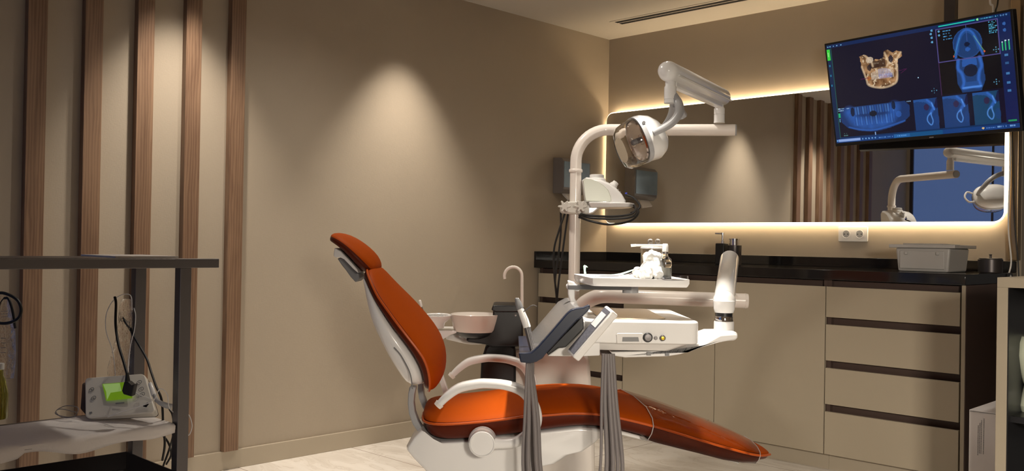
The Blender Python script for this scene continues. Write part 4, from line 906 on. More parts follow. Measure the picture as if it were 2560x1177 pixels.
# front controls
yf = 2.7995
fp = MB().ext([zr(*p, 2.8) for p in ((1543, 832), (1605, 832), (1608, 836), (1604, 858), (1542, 858), (1540, 836))], 2.795, 2.802).build('display_frame', M_WHITE2, dl, bevel=0.002)
MB().ext([zr(*p, 2.8) for p in ((1556, 842), (1595, 842), (1597, 853), (1555, 853))], 2.7935, 2.796).build('display', M_GREY, dl, fp)
for cx, cy, r_, m_, nm in ((1619, 843, .0145, M_BLACK, 'control_knob'), (1639, 844.5, .0055, M_STEEL, 'small_button'), (1656, 844.5, .009, M_DARKST, 'air_connector')):
    k_ = MB().lathe([(r_, 0), (r_, 0.006), (r_*.85, 0.008)], q(cx, cy, 2.8), (0, -1, 0), 28).build(nm, m_, dl)
    if nm == 'control_knob': MB().lathe([(r_*.75, 0.0085), (r_*.68, 0.014), (0, 0.0145)], q(cx, cy, 2.8), (0, -1, 0), 24).build('knob_face', M_STEEL, dl, k_)
    if nm == 'air_connector': MB().lathe([(r_*.6, 0.0085), (r_*.55, 0.012), (0, 0.013)], q(cx, cy, 2.8), (0, -1, 0), 16).build('connector_core', mat('yellow_brass', (0.75, 0.5, 0.03), rough=0.3, metal=0.6), dl, k_)
for cx, cy in ((1622, 884), (1668, 885)): MB().cbox(q(cx, cy, 2.855), (0.006, 0, 0), (0, 0.004, 0), (0, 0, 0.005)).build('socket_hole', M_GREY, dl)
# left wing holding the instrument rack
wing = up([(1459, 803), (1475, 802), (1500, 802), (1500, 889), (1446, 891), (1369, 890), (1375, 885), (1398, 869), (1415, 867), (1459, 822)], 2.82, 3.26, M_WHITE, 'left_wing', 0.004, dd=2.82, root=dl)
# control handle with keypad
kA, kB = q(1443, 893, 2.70), q(1534, 787, 2.70)
u_ = (kB-kA); Lk = np.linalg.norm(u_); u_ /= Lk
nk = np.array([-u_[2], -0.55, u_[0]]); nk -= (nk@u_)*u_; nk /= np.linalg.norm(nk)
wk = np.cross(u_, nk)
if wk[1] < 0: wk = -wk
mid = (q(1434, 885, 2.70)+q(1524, 778, 2.70))/2
w2 = 0.024
kp = MB().cbox(mid+wk*w2*0.6-nk*0.014, u_*(Lk/2+0.008), wk*w2, nk*0.014).build('keypad_handle', M_WHITE, dl, bevel=0.006)
MB().cbox(mid+wk*w2*0.6+nk*0.0008, u_*(Lk/2), wk*(w2-0.006), nk*0.0006).build('keypad', mat('keypad_grey', (0.11, 0.11, 0.13), rough=0.25, var=0.4, vscale=150), dl, kp)
MB().cbox(mid+wk*w2*0.6+nk*0.0018+u_*Lk*0.26, u_*(Lk*0.15), wk*(w2-0.010), nk*0.0006).build('keypad_display', mat('lcd_pale', (0.6, 0.6, 0.6), rough=0.1), dl, kp)
MB().tube([mid+wk*0.02-nk*0.02, mid+wk*0.02-nk*0.02+np.array([0.05, 0.16, 0.0])], 0.012, 12).build('handle_stem', M_WHITE, dl, kp)
# instrument rack
RKE = [(1301, 906), (1296, 882), (1311, 882), (1328, 881), (1344, 867), (1380, 826), (1417, 783), (1428, 774), (1441, 770), (1458, 768), (1474, 761), (1476, 769), (1470, 778), (1458, 790), (1444, 800), (1410, 836), (1367, 882), (1356, 896), (1340, 905), (1325, 908)]
rk = up(RKE, 2.735, 2.765, M_NAVY, 'instrument_rack', 0.004, dd=2.735, root=dl, label='dark navy instrument rack end')
up([(1326, 884), (1345, 868), (1381, 826), (1418, 783), (1441, 771), (1456, 772), (1455, 786), (1440, 796), (1408, 832), (1365, 880), (1340, 900), (1322, 900)], 2.765, 3.28, mat('rack_grey', (0.24, 0.235, 0.235), rough=0.22, metal=0.4), 'rack_deck', 0.004, dd=2.735, root=dl, parent=rk)
up([(1298, 884), (1310, 884), (1326, 884), (1322, 901), (1303, 903)], 2.765, 3.26, M_NAVY, 'rack_lip', 0.003, dd=2.735, root=dl, parent=rk)
up([(1457, 790), (1459, 806), (1459, 822), (1414, 868), (1396, 869), (1375, 884), (1371, 888), (1366, 882), (1410, 836)], 2.79, 3.22, M_BLACK, 'rack_socket', 0.003, dd=2.79, root=dl, parent=rk)
# spring arm carrying the head
sa = q(1824, 648, 3.50); sb = q(1810, 752, 3.02)
spr = MB().tube([sb, sa], [.0335, .0345], 32, round_ends=True).build('spring_arm', M_WHITE, dl)
MB().ball(sb+np.array([0, -0.004, 0]), 0.0365, 28).build('ball_joint', M_WHITE, dl)
bz = lambda y: q(1810, y, 2.98)[2]
bx = q(1810, 800, 2.98)
MB().lathe([(.034, bz(752)), (.0335, bz(772)), (.030, bz(781))], (bx[0], 2.98, 0), n=32).build('joint_neck', M_WHITE, dl)
MB().lathe([(.0265, bz(781)), (.0265, bz(790))], (bx[0], 2.98, 0), n=32).build('joint_gap', M_BLACK, dl)
MB().lathe([(.027, bz(790)), (.0285, bz(793)), (.0285, bz(802)), (.027, bz(803))], (bx[0], 2.98, 0), n=32).build('joint_ring', M_CHROME, dl)
MB().lathe([(.031, bz(803)), (.032, bz(806)), (.032, bz(836)), (.03, bz(842))], (bx[0], 2.98, 0), n=32).build('joint_collar', M_WHITE2, dl)

# instrument hoses: each hangs from the rack and loops back to the console
for k in range(6):
    far = k*0.0175
    xa = 1312+5.5*k if k < 3 else 1322+4*k
    A = q(1318+2.5*k, 906, 2.775+far); Bm = [q([1312, 1322, 1336, 1344, 1318, 1330][k], 1040, 2.78+far), q([1308, 1322, 1343, 1352, 1316, 1334][k], 1177, 2.785+far)]
    E_ = q([1508, 1514, 1520, 1526, 1532, 1517][k], 884, 2.79+far); Em = [q([1504, 1512, 1524, 1532, 1540, 1518][k], 1000, 2.79+far), q([1500, 1516, 1532, 1544, 1556, 1524][k], 1177, 2.79+far)]
    zl = 0.10+0.02*k
    bot = [np.array([Bm[1][0]+0.03, Bm[1][1], zl+0.05]), np.array([(Bm[1][0]+Em[1][0])/2, (Bm[1][1]+Em[1][1])/2, zl]), np.array([Em[1][0]-0.03, Em[1][1], zl+0.05])]
    MB().tube([A]+Bm+bot+Em[::-1]+[E_], 0.0066 if k != 0 else 0.0045, 10, smooth=8).build('instrument_hose', M_HOSE, label='grey instrument hose looping from rack to console, '+['thinnest, nearest the camera', 'second from the camera', 'third from the camera', 'fourth from the camera', 'fifth from the camera', 'farthest, beside the spittoon'][k], cat='hose', group='hoses under the instrument rack')
MB().prism([tuple(q(x_, 884, 2.93)+np.array([0, dy, 0])) for x_, dy in ((1503, 0), (1538, 0), (1538, .3), (1503, .3))], [tuple(q(x_, 893, 2.93)+np.array([0, dy, 0])) for x_, dy in ((1506, 0), (1534, 0), (1534, .3), (1506, .3))]).build('hose_outlet', M_GREY, dl, bevel=0.002)

# instruments standing in the rack
def instrument(dx, d, label, syringe=False):
    t = thing('dental_handpiece', label, 'dental instrument', tuple(q(1332+dx, 880, d)), group='handpieces in the rack')
    P = lambda x, y: q(x+dx, y, d)
    MB().tube([P(1331, 880), P(1316, 818)], [.0065, .0080], 16).build('metal_sleeve', M_STEEL, t)
    MB().tube([P(1316, 818), P(1310, 800), P(1298, 770)], [.0095, .0095, .0075], 18, smooth=3).build('grip', M_WHITE2, t)
    MB().tube([P(1298, 770), P(1294, 758), P(1291, 748)], [.0085, .0078, .0050], 16, round_ends=True).build('head', M_GREY, t)
    if syringe:
        MB().tube([P(1306, 781), P(1318, 772), P(1328, 764), P(1336, 763), P(1342, 766)], [.0020, .0018, .0015, .0014, .0012], 8, smooth=4).build('nozzle', M_STEEL, t)
        MB().ball(P(1289, 788), 0.003, 10).build('button', M_CHROME, t)
instrument(0, 2.80, 'white and steel syringe handpiece leaning nearest in the navy rack', True)
instrument(4, 2.92, 'second white handpiece in the rack, hidden behind the nearest one')

# ---------------------------------------------------------------- instrument tray table
tr = thing('tray_table', 'white bracket tray on a swing arm above the delivery console', 'tray', (0.4, 3.0, 0.8))
zT = q(1600, 697, 2.86)[2]
TLn, TRn = q(1479, 695, 2.86), q(1728, 699, 2.86); TLf = q(1432, 678, 3.12); TRf = TLf+(TRn-TLn)*1.02
TLn[2] = TRn[2] = zT; TLf[2] = TRf[2] = zT+0.004
cn = [TLn, TRn, TRf, TLf]
def lerp(a, b_, t): return a+(b_-a)*t
oct_ = []
for i in range(4):
    a, p_, n2_ = cn[i], cn[i-1], cn[(i+1) % 4]
    L1 = np.linalg.norm(p_-a); L2 = np.linalg.norm(n2_-a); c_ = 0.02
    oct_ += [lerp(a, p_, c_/L1), lerp(a, lerp(p_, n2_, .5), 0.006/np.linalg.norm(lerp(p_, n2_, .5)-a)), lerp(a, n2_, c_/L2)]
ctr = sum(cn)/4
def ringz(sc, dz): return [ctr+(p_-ctr)*sc+np.array([0, 0, dz]) for p_ in oct_]
MB().rings([ringz(.955, -.025), ringz(.975, -.022), ringz(1.0, -.013), ringz(1.0, 0), ringz(.975, 0.0), ringz(.955, -.004)]).build('tray', M_WHITE, tr, ang=40)
zu = zT-0.026
hub = q(1580, 715, 2.98)
MB().lathe([(.026, zu), (.026, zu-.026)], (hub[0], 3.02, 0), n=32).build('tray_hub', M_LGREY, tr)
e0 = q(1428, 704, 3.08); e0[2] = zu-0.014
b = MB(); b.prism([(e0[0]-.012, 3.05, zu-.004), (e0[0]-.012, 3.09, zu-.004), (hub[0], 3.05, zu-.002), (hub[0], 2.99, zu-.002)], [(e0[0]-.012, 3.05, zu-.020), (e0[0]-.012, 3.09, zu-.020), (hub[0], 3.05, zu-.016), (hub[0], 2.99, zu-.016)]); b.build('swing_arm', M_GREY, tr, bevel=0.003)
MB().tube([(e0[0]-.006, 3.07, zu-.010), (e0[0]+.02, 3.07, zu-.014)], 0.012, 16, round_ends=True).build('arm_elbow', M_WHITE, tr)
MB().ext([zr(*p, 3.06) for p in ((1419, 700), (1437, 705), (1437, 745), (1446, 765), (1470, 775), (1470, 792), (1444, 792), (1428, 765), (1420, 735))], 3.055, 3.085).build('support_post', M_WHITE, tr, bevel=0.004)

# things on the tray
tz = zT-0.0035
def ont(x, d): v = q(x, 690, d); return np.array([v[0], d, tz])
def lobes(c, rx, ry, rz, seed, n=28, amp=.12):
    r_ = np.random.RandomState(seed); ph = r_.rand(12)*6.28; c = np.array(c, float); R = []
    for i in range(n//2+1):
        th = math.pi*(i+0.01)/(n//2+0.02); row = []
        for k in range(n):
            a = 2*math.pi*k/n
            m_ = 1+amp*(math.sin(3*a+ph[0]+2*th)+math.sin(5*a+ph[1]-3*th)*.7+math.sin(4*th+ph[2]+2*a)*.7+math.sin(9*a+5*th+ph[3])*.35)
            row.append(c+m_*np.array([rx*math.sin(th)*math.cos(a), ry*math.sin(th)*math.sin(a), -rz*math.cos(th)]))
        R.append(row)
    for row in R:
        for p_ in row: p_[2] = max(p_[2], tz+0.0006)
    return MB().rings(R)
jc = ont(1632, 3.06); jr = 31/F*3.06; jt = q(1632, 618, 3.06)[2]-tz
jar = thing('glass_jar', 'clear glass jar with a lid and two ball knobs at the tray back', 'jar', tuple(jc))
b = MB(); b.lathe([(jr*.96, 0.001), (jr, .004), (jr, jt-.006), (jr*.96, jt-.006), (jr*.96, .006), (0, .006)], jc, n=36); b.build('jar_body', M_GLASS, jar)
MB().lathe([(jr*1.03, jt-.0055), (jr*1.05, jt-.002), (jr*.96, jt+.002), (0, jt+.003)], jc, n=36).build('lid', mat('lid_clear', (0.9, 0.88, 0.88), rough=0.1, trans=0.7), jar)
for dx in (-9, 9): MB().ball(q(1635+dx, 604, 3.06), 0.0098, 20).build('ball_knob', M_GLASS, jar)
lobes(jc+np.array([-.0, 0, jt*.40]), jr*.82, jr*.82, jt*.36, 9, amp=.05).build('cotton_filling', M_COTTON, label='white cotton wads filling the glass jar', cat='cotton')
for i, (x_, d_, rx, rz_, lab) in enumerate(((1628, 2.985, .036, .030, 'largest white cotton ball at the foot of the glass jar'), (1600, 2.99, .024, .018, 'white cotton ball left of the heap, over the probe tips'), (1646, 2.94, .015, .019, 'cream cotton ball tucked against the clear bottle'), (1616, 2.94, .024, .022, 'white cotton ball at the front of the heap'))):
    c = ont(x_, d_); lobes(c+np.array([0, 0, rz_*.95]), rx, rx*.9, rz_, 20+i).build('cotton_ball', M_COTTON, label=lab, cat='cotton ball', group='cotton balls on the tray')
lobes(ont(1628, 3.0)+np.array([0.004, 0, .062]), .031, .022, .026, 31).build('cotton_ball', M_COTTON, label='topmost white cotton ball heaped before the glass jar', cat='cotton ball', group='cotton balls on the tray')
# clear bottle with long side nozzle
bc_ = ont(1662, 2.98); br_ = 17/F*2.98
bh = lambda y: q(1662, y, 2.98)[2]-tz
bot = thing('spray_bottle', 'small clear bottle with white cap and long sideways nozzle on the tray', 'bottle', tuple(bc_))
b = MB(); b.lathe([(br_*.9, .0008), (br_, .004), (br_, bh(655)), (br_*.92, bh(648)), (br_*.45, bh(640)), (br_*.42, bh(631)), (br_*.36, bh(631)), (br_*.40, bh(641)), (br_*.86, bh(650)), (br_*.92, bh(656)), (br_*.92, .006), (0, .005)], bc_, n=32); b.build('bottle', M_GLASS, bot)
MB().lathe([(br_*.9, .0065), (br_*.9, bh(668)), (0, bh(668))], bc_, n=28).build('liquid', mat('pale_liquid', (0.85, 0.85, 0.78), rough=0.3, trans=0.5, ior=1.33), bot)
MB().lathe([(br_*.50, bh(634)), (br_*.50, bh(630)), (br_*.34, bh(630))], bc_, n=24).build('neck_ring', M_STEEL, bot)
MB().lathe([(br_*.46, bh(629)), (br_*.46, bh(614)), (br_*.36, bh(609)), (0, bh(608.5))], bc_, n=24).build('cap', M_WHITE, bot)
MB().tube([bc_+np.array([0, 0, bh(613.5)]), q(1600, 613, 2.98), q(1590, 613, 2.98)], 0.0036, 12).tube([q(1590, 613, 2.98), q(1577, 614, 2.98)], 0.0044, 12).build('nozzle', M_WHITE, bot)
# petri dish
pc_ = ont(1678, 2.90); R_ = 42/F*2.9
MB().lathe([(R_, .0006), (R_, .014), (R_*.975, .014), (R_*.975, .003), (0, .003)], pc_, n=48).build('petri_dish', M_GLASS, label='shallow round clear glass dish at the tray front right', cat='dish')
# mirrors, probes and mouth mirror set
MG = mat('pale_green_plastic_handle', (0.45, 0.72, 0.58), rough=0.35)
for i, (P, m_, lab) in enumerate((
    ([ont(1470, 3.04)+[0, 0, .004], ont(1540, 3.06)+[0, 0, .008], q(1590, 672, 3.05)], MG, 'pale green handled probe lying farthest back on the tray'),
    ([ont(1490, 2.98)+[0, 0, .005], ont(1560, 3.00)+[0, 0, .008], q(1592, 677, 2.99)], M_STEEL, 'steel probe lying across the tray before the cotton'),
    ([ont(1488, 2.93)+[0, 0, .004], ont(1545, 2.94)+[0, 0, .005], q(1604, 683, 2.93)], M_WHITE2, 'white handled instrument lying nearest the tray front'))):
    MB().tube(P, [.0035, .0035, .0030, .0018], 10, smooth=5, round_ends=True).build('dental_probe', m_, label=lab, cat='dental instrument', group='hand instruments on the tray')
MB().ext([zr(*p, 3.07) for p in ((1458, 665), (1461, 662), (1466, 664), (1470, 668), (1465, 668), (1464, 676), (1466, 684), (1460, 684))], 3.066, 3.074).build('plastic_clip', MG, label='small pale green clip standing at the tray left end', cat='clip', bevel=.001)
c = ont(1560, 2.95); MB().ext([(c[0]-.045, tz+.0005), (c[0]+.05, tz+.0005), (c[0]+.05, tz+.002), (c[0]+.01, tz+.006), (c[0]-.045, tz+.002)], 2.91, 3.03).build('tray_paper', M_PAPER, label='white paper sheet spread under the probes on the tray', cat='paper')

# ---------------------------------------------------------------- steel trolley at the left (world frame)
D = 0.29
fx, fy = 1.19, -3.403
p_ = hit(454, 900, 1, fy)
fx = p_[0]
bx_ = fx-D; yL = fy-0.75
ZT2 = hit(454, 646, 1, fy)[2]; ZT1 = hit(454, 669, 1, fy)[2]
cart = thing('steel_trolley', 'dark brushed steel trolley with open shelves at the left edge', 'trolley', ((fx+bx_)/2, (fy+yL)/2, 0), 'W')
hw_ = 0.0165
for (x_, y_) in ((fx, fy), (bx_, fy), (fx, yL), (bx_, yL)):
    MB('W').box(x_-hw_, x_+hw_, y_-hw_, y_+hw_, 0.06, ZT1).build('post', M_STEEL, cart, bevel=0.0015)
    w_ = MB('W'); w_.lathe([(0.006, -.014), (.03, -.012), (.03, .012), (.006, .014)], (x_, y_, 0.03), (1, 0, 0), 20); w_.build('castor', M_RUB, cart)
b = MB('W'); ye = hit(541, 658, 0, fx)[1]
b.box(fx-hw_, fx+hw_, yL-.02, ye, ZT1, ZT2).box(bx_-hw_, bx_+hw_, yL-.02, ye-0.10, ZT1, ZT2).box(bx_+hw_, fx-hw_, fy-hw_, fy+hw_, ZT1, ZT2).box(bx_+hw_, fx-hw_, yL-hw_, yL+hw_, ZT1, ZT2)
b.build('top_rail', M_STEEL, cart, bevel=0.0015)
b = MB('W'); b.box(bx_+hw_, fx-hw_, yL, fy-hw_, ZT2-0.004, ZT2+0.001); b.build('top_shelf', M_STEEL, cart)
ZM = hit(430, 1052, 1, fy)[2]
b = MB('W'); b.box(bx_-.01, fx+.012, yL, fy-hw_-.002, ZM-0.012, ZM); b.build('middle_shelf', M_STEEL, cart, bevel=0.001)
ZL = hit(436, 1167, 1, fy)[2]
b = MB('W'); b.box(bx_-hw_, fx+.01, yL, fy-hw_-.002, ZL-0.055, ZL-0.05)
b.box(bx_-hw_, bx_-hw_+.003, yL, fy-hw_-.002, ZL-.05, ZL).box(fx+.007, fx+.01, yL, fy-hw_-.002, ZL-.05, ZL).box(bx_-hw_, fx+.01, fy-hw_-.005, fy-hw_-.002, ZL-.05, ZL)
b.build('lower_tray', M_DARKST, cart)
b = MB('W'); b.box(bx_+.02, fx-.03, hit(300, 640, 0, fx)[1], fy+.0, ZT2+.0012, ZT2+.006); b.build('paper_sheet', M_PAPER, label='thin white sheet lying on top of the steel trolley', cat='paper')
# white cloth on the middle shelf
b = MB('W'); ny, nx = 44, 18; R = []
rr = np.random.RandomState(3)
for j in range(ny+1):
    y_ = yL+0.02+(fy-0.022-yL-0.02)*j/ny
    row = []
    drop = 0.030+0.006*math.sin(j*.5)+0.007*math.sin(j*.23+1)+ (0.010 if j < 20 else 0)
    for k in range(nx+1):
        t_ = k/nx
        if t_ < .8: x_ = bx_+.03+(fx+.014-bx_-.03)*t_/.8; z_ = ZM+.0032+.001*math.sin(j*.9+k)*math.sin(k*.7)
        else:
            s_ = (t_-.8)/.2; x_ = fx+.016+.005*math.sin(j*.55)*s_+.004*math.sin(j*.21)*s_; z_ = ZM+.0028-s_*drop
        row.append((x_, y_, z_))
    R.append(row)
b.add([p for r_ in R for p in r_], [(j*(nx+1)+k, j*(nx+1)+k+1, (j+1)*(nx+1)+k+1, (j+1)*(nx+1)+k) for j in range(ny) for k in range(nx)])
b.build('shelf_cloth', M_CLOTH, label='white cloth draped over the middle shelf of the trolley', cat='cloth', solid=0.002, ang=70)
# endo motor
mp_ = lambda x, y, d=2.56: q(x, y, d)
em = thing('endo_motor', 'white tabletop motor unit with a green display on the trolley cloth', 'dental device', tuple(q(290, 1045, 2.62)))
front = [q(212, 944, 2.70), q(361, 933, 2.66), q(389, 1030, 2.555), q(213, 1045, 2.58)]
def biq(c4, u, v): return lerp(lerp(c4[0], c4[1], u), lerp(c4[3], c4[2], u), v)
nf = np.cross(front[1]-front[0], front[3]-front[0]); nf /= np.linalg.norm(nf)
if nf[1] > 0: nf = -nf
wd = np.linalg.norm(front[1]-front[0]); hg = np.linalg.norm(front[3]-front[0])
rp = [biq([front[0], front[1], front[2], front[3]], u/wd, v/hg) for u, v in rrect(wd/2, hg/2, wd, hg, .014, 5)]
for p in rp: p[2] = max(p[2], ZM+.006)
backp = []
for p in rp:
    t_ = np.array([-0.05, 0.06, 0]); qd = p+t_; backp.append(np.array([lerp(qd[0], np.mean([a[0] for a in rp])-0.05, .12), qd[1], max(ZM+.006, lerp(p[2], ZM+.04, .35))]))
midp = [p-nf*0.022 for p in rp]
MB().rings([rp, [np.array([p[0], p[1], max(p[2], ZM+.0055)]) for p in midp]]).build('front_casing', mat('cream_plastic', (0.72, 0.68, 0.60), rough=0.35), em, bevel=0.004, ang=40)
MB().rings([[np.array([p[0]-nf[0]*.001, p[1]-nf[1]*.001, max(p[2], ZM+.006)]) for p in midp], backp]).build('rear_casing', mat('plum_grey_plastic', (0.035, 0.022, 0.024), rough=0.35), em, bevel=0.003, ang=40)
def onf(x, y):   # point of the tilted face seen at (x, y)
    o = np.array([0, 0, 1.0]); v = q(x, y, 1.0)-o
    t_ = ((front[0]-o)@nf)/(v@nf); return o+v*t_
def face_poly(pxs, o1, name, m, parent=None, o2=0.0):
    P = [onf(*p) for p in pxs]; return MB().prism([p+nf*o2 for p in P], [p+nf*o1 for p in P]).build(name, m, em, parent)
scr = face_poly([(256, 960), (328, 954), (331, 995), (266, 1002)], .001, 'display', mat('green_lcd', (0.10, 0.20, 0.01), rough=0.1, emis=(0.16, 0.30, 0.01), es=0.5))
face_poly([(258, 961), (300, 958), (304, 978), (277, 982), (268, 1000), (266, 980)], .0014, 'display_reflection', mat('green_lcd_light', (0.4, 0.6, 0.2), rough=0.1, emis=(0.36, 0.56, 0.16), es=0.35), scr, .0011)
for x_, y_ in ((229, 974), (234, 995), (348, 956), (353, 973), (356, 986)):
    c = onf(x_, y_); ex = front[1]-front[0]; ex /= np.linalg.norm(ex); ey = np.cross(nf, ex)
    b = MB(); b.rings([[c+nf*h+r_*(math.cos(a)*ex+math.sin(a)*ey) for a in np.linspace(0, 2*math.pi, 20, endpoint=False)] for r_, h in ((.0078, .0002), (.0078, .0012), (.0064, .0012), (.0064, .0002))], closed=True)
    b.rings([[c+nf*h+r_*(math.cos(a)*ex+math.sin(a)*ey) for a in np.linspace(0, 2*math.pi, 8, endpoint=False)] for r_, h in ((.002, .0002), (.002, .001))]); b.build('button', M_GREY, em)
face_poly([(289, 1007), (311, 1005), (311, 1008), (289, 1010)], .0006, 'maker_name', M_GREY, None, .0001)
face_poly([(223, 1030), (230, 1029), (231, 1033), (224, 1034)], .0006, 'power_mark', M_GREY, None, .0001)
face_poly([(358, 1012), (370, 1006), (372, 1010), (366, 1018), (358, 1016)], .0010, 'port', M_BLACK, None, .0001)
# clear pouch with tubing behind the motor
c = q(312, 845, 2.78); b = MB(); R = []; rr = np.random.RandomState(8)
for j, (xa, xb, y_) in enumerate(((304, 326, 750), (298, 332, 775), (296, 333, 810), (290, 335, 850), (278, 336, 890), (268, 338, 925), (270, 340, 950))):
    A = q(xa, y_, 2.78); B = q(xb, y_, 2.78); ring = []
    for k in range(16):
        a = 2*math.pi*k/16; ring.append((A+B)/2+np.array([(B[0]-A[0])/2*math.cos(a), .018*math.sin(a)*(1+.4*rr.rand()), .004*rr.rand()]))
    R.append(ring)
pouch_m = mat('thin_clear_plastic', (0.9, 0.9, 0.88), rough=0.12, trans=1.0, ior=1.3, bump=(45, 1.0, .01)); pouch_m.node_tree.nodes['Principled BSDF'].inputs['Alpha'].default_value = .7
MB().rings(R).build('clear_pouch', pouch_m, label='clear crinkled plastic pouch standing behind the green-screen motor', cat='pouch', ang=20)
cable('drip_tube', [q(*p) for p in ((292, 1035, 2.74), (290, 960, 2.74), (282, 880, 2.73), (266, 830, 2.72), (265, 790, 2.72), (278, 758, 2.73), (298, 740, 2.74), (316, 735, 2.75), (328, 742, 2.75), (330, 775, 2.75))], .0014, M_WHITE2, 'thin clear tube looping left around the plastic pouch', 'thin tubes on the trolley', 'L', 'tube')
cable('drip_tube', [q(*p) for p in ((335, 770, 2.74), (339, 790, 2.73), (336, 825, 2.73), (327, 860, 2.72), (321, 910, 2.70), (322, 960, 2.60), (345, 985, 2.545), (380, 1000, 2.53), (350, 1015, 2.53), (300, 1030, 2.53), (270, 1042, 2.54))], .0014, M_WHITE2, 'thin clear tube running down the pouch and across the motor face', 'thin tubes on the trolley', 'L', 'tube')
cable('drip_tube', [q(*p) for p in ((385, 1000, 2.56), (400, 972, 2.56), (418, 985, 2.56), (424, 1020, 2.56), (450, 1040, 2.64), (470, 1035, 2.66), (480, 1062, 2.66), (474, 1085, 2.66), (462, 1090, 2.66))], .0014, M_WHITE2, 'thin clear tube curling out past the trolley post', 'thin tubes on the trolley', 'L', 'tube')
cable('coiled_tube', [q(*p) for p in ((190, 1030, 2.62), (150, 1022, 2.62), (140, 1035, 2.6), (180, 1042, 2.58), (196, 1020, 2.6), (165, 1014, 2.62), (140, 1028, 2.6), (160, 1044, 2.58), (200, 1040, 2.57))], .0012, M_HOSE, 'loose coil of thin tube left of the motor', None, 'L', 'tube')
pw = thing('power_lead', 'black power lead with its plug hanging over the green display', 'cable', tuple(q(290, 742, 2.66)))
MB().tube([q(*p) for p in ((287, 742, 2.68), (290, 760, 2.67), (289, 810, 2.64), (296, 860, 2.60), (308, 900, 2.56), (318, 935, 2.53))], .0038, 10, smooth=6).build('lead', M_RUB, pw)
MB().tube([q(318, 932, 2.53), q(319, 955, 2.525)], [.004, .0075], 12).build('strain_relief', M_RUB, pw)
MB().ext([zr(*p, 2.515) for p in ((314, 953), (324, 953), (334, 962), (340, 958), (333, 990), (312, 984), (308, 975))], 2.505, 2.53).build('plug', M_RUB, pw, bevel=.003)
cable('black_lead', [q(*p) for p in ((299, 782, 2.80), (318, 812, 2.79), (340, 850, 2.76), (366, 895, 2.72), (378, 930, 2.68), (390, 965, 2.62), (404, 1000, 2.60), (408, 1060, 2.62), (412, 1110, 2.66), (406, 1150, 2.7))], .0034, M_RUB, 'black lead running down right of the motor to the lower tray', 'black leads behind the trolley post', 'L')
cable('black_lead', [q(*p) for p in ((386, 1060, 2.66), (400, 1080, 2.68), (420, 1105, 2.7), (428, 1135, 2.72), (416, 1160, 2.74))], .003, M_RUB, 'black lead bowing toward the trolley post under the cloth', 'black leads behind the trolley post', 'L')
cable('black_lead', [q(*p) for p in ((424, 1022, 2.60), (432, 1040, 2.62), (434, 1080, 2.64), (424, 1120, 2.7), (408, 1165, 2.72))], .003, M_RUB, 'black lead hugging the inner side of the trolley post', 'black leads behind the trolley post', 'L')
# handpiece lying on the right of the shelf
hp = thing('loose_handpiece', 'small pale handpiece lying between the motor and the post', 'dental instrument', tuple(q(385, 1030, 2.55)))
MB().tube([q(376, 960, 2.60), q(384, 985, 2.58)], [.006, .007], 12, round_ends=True).build('white_tip', M_WHITE, hp)
MB().tube([q(384, 985, 2.58), q(394, 1002, 2.565), q(412, 1012, 2.56), q(428, 1016, 2.57)], [.0055, .006, .0075, .008], 12, smooth=4).build('body', M_LGREY, hp)
# bag, black coil and yellow bottle at the left edge
b = MB(); R = []
for j, (xa, xb, y_) in enumerate(((-4, 16, 735), (-16, 26, 780), (-20, 38, 830), (-22, 40, 900), (-20, 34, 945))):
    A = q(xa, y_, 2.72); B = q(xb, y_, 2.72); R.append([(A+B)/2+np.array([(B[0]-A[0])/2*math.cos(a), .016*math.sin(a), 0]) for a in np.linspace(0, 2*math.pi, 16, endpoint=False)])
bag = thing('infusion_bag', 'clear infusion bag with graduation marks hanging at the left frame edge', 'bag', tuple(q(6, 945, 2.72)))
MB().rings(R).build('bag', pouch_m, bag, ang=20)
for y_ in (845, 857, 869, 881): MB().tube([q(2, y_, 2.702), q(15, y_, 2.702)], .0008, 6).build('graduation_mark', M_GREY, bag)
for k_, y_ in enumerate((778, 785, 792)): MB().tube([q(2, y_, 2.702), q(20, y_-1, 2.702)], .0006, 6).build('printed_line', M_GREY, bag)
cable('coiled_lead', [q(*p) for p in ((-20, 745, 2.66), (0, 732, 2.66), (25, 738, 2.66), (45, 752, 2.66), (53, 775, 2.66), (44, 797, 2.66), (15, 808, 2.66), (-20, 805, 2.66))], .0045, M_RUB, 'black lead coiled in a round loop over the clear bag', None, 'L')
cable('coiled_lead', [q(*p) for p in ((10, 745, 2.67), (22, 748, 2.67), (32, 780, 2.67), (38, 820, 2.68))], .0038, M_RUB, 'short black lead end hanging inside the round loop', None, 'L')
cable('hanging_hook', [q(*p) for p in ((10, 745, 2.68), (2, 755, 2.68), (-8, 775, 2.68), (-6, 700, 2.68), (-6, 668, 2.68))], .002, M_RUB, 'thin dark cord holding the clear bag under the trolley rail', None, 'L', 'cord')
yb = thing('yellow_bottle', 'greenish yellow glass bottle on the trolley cloth at the left frame edge', 'bottle', tuple(q(0, 1060, 2.60)))
cb = q(-4, 1060, 2.60); yh = lambda y: q(-4, y, 2.60)[2]-cb[2]
cb[2] = ZM+.0035
MB().lathe([(.022, 0), (.024, .004), (.024, yh(985)), (.016, yh(950)), (.010, yh(938)), (.010, yh(925)), (0, yh(924))], cb, n=28).build('bottle', mat('yellow_glass', (0.50, 0.50, 0.10), rough=.05, trans=.9), yb)
MB().lathe([(.012, yh(923)), (.012, yh(908)), (0, yh(907))], cb, n=20).build('cap', M_WHITE2, yb)
MB('W').cbox(tuple(L2W(q(30, 1075, 2.55))), (.02, 0, 0), (0, .10, 0), (0, 0, .004)).build('steel_strip', M_STEEL, label='flat steel strip lying over the cloth front at the left frame edge', cat='strip')

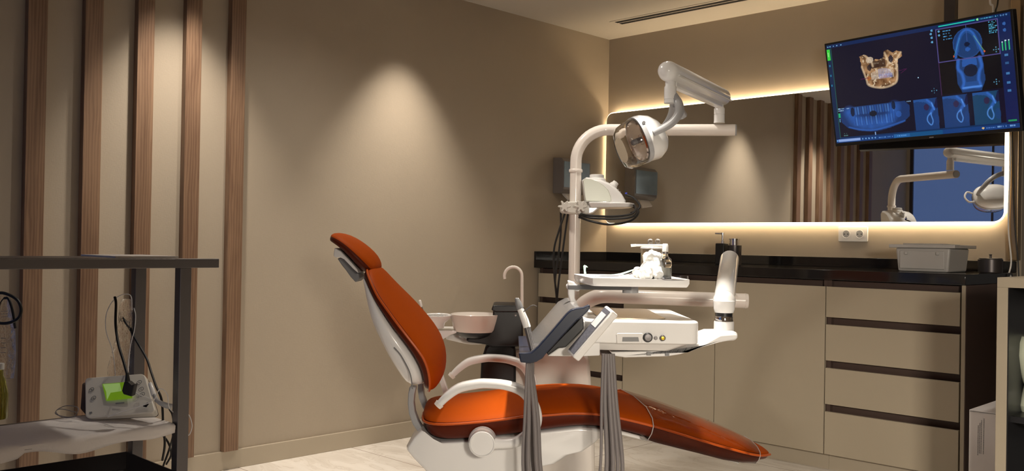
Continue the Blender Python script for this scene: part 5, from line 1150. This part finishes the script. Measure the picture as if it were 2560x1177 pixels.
# ---------------------------------------------------------------- open cabinet, carton and vases at the right
YC = -1.50
oc_x = hit(2493, 693, 1, YC)[0]; z_t = hit(2493, 693, 1, YC)[2]; th_ = hit(2518, 800, 1, YC)[0]-hit(2491, 800, 1, YC)[0]; xe = oc_x+0.60
oc = thing('open_cabinet', 'beige open-fronted side cabinet with a dark interior at the right frame edge', 'cabinet', (oc_x+.3, YC+.2, 0), 'W')
def ocb(x0, x1, y0, y1, z0, z1, nm, m): return MB('W').box(x0, x1, y0, y1, z0, z1).build(nm, m, oc, bevel=.001)
ocb(oc_x, oc_x+th_, YC, YC+.42, 0, z_t-th_, 'side_board', M_CAB); ocb(xe-th_, xe, YC, YC+.42, 0, z_t-th_, 'side_board', M_CAB)
ocb(oc_x, xe, YC, YC+.42, z_t-th_, z_t, 'top_board', M_CAB); ocb(oc_x+th_, xe-th_, YC+.405, YC+.42, 0, z_t-th_, 'rear_board', M_BLACK)
ocb(oc_x+th_, xe-th_, YC+.03, YC+.405, .47, .49, 'shelf', M_BLACK); ocb(oc_x+th_, xe-th_, YC+.01, YC+.405, 0.0, .03, 'bottom_board', M_CABIN)
MB('W').box(oc_x+th_, oc_x+th_+.003, YC+.004, YC+.405, .03, z_t-th_).build('inner_lining', M_BLACK, oc)
vp = hit(2580, 930, 1, YC+.16)
MB('W').lathe([(.03, 0), (.038, .02), (.03, .05), (.022, .085), (.038, .13), (.055, .18), (.05, .22), (.035, .24), (.03, .235), (0, .23)], (vp[0], YC+.16, .4905), n=36).build('vase', mat('celadon_glaze', (0.62, 0.66, 0.52), rough=.2), label='pale green vase inside the open cabinet at the right frame edge', cat='vase')
# carton
YK = -1.22
k0 = hit(2423, 1023, 1, YK); kx1 = oc_x-.008
ct = thing('carton', 'tall white cardboard carton with small vertical print between the cabinets', 'carton', (k0[0]+.1, YK+.1, 0), 'W')
MB('W').box(k0[0], kx1, YK, YK+.30, 0, k0[2]).build('box', M_CARTON, ct, bevel=.002)
MB('W').box(k0[0]+.002, kx1-.002, YK-.0006, YK+.001, k0[2]-.006, k0[2]-.004).build('flap_gap', M_GREY, ct)
rr = np.random.RandomState(11)
b = MB('W')
for i, (x_, ya, yb_) in enumerate(((2454, 1050, 1134), (2450, 1057, 1134), (2446, 1063, 1138), (2460, 1046, 1135))):
    y_ = ya
    while y_ < yb_:
        l_ = 1.2+2.5*rr.rand()
        P = hit(x_-0.02*(y_-1050), y_, 1, YK); Q = hit(x_-0.02*(y_-1050), min(yb_, y_+l_), 1, YK)
        b.box(P[0]-.0012, P[0]+.0012, YK-.0006, YK-.0001, Q[2], P[2]); y_ += l_+1.0
b.build('printed_text', M_GREY, ct)

# ---------------------------------------------------------------- things seen only in the mirror are the slats and window above
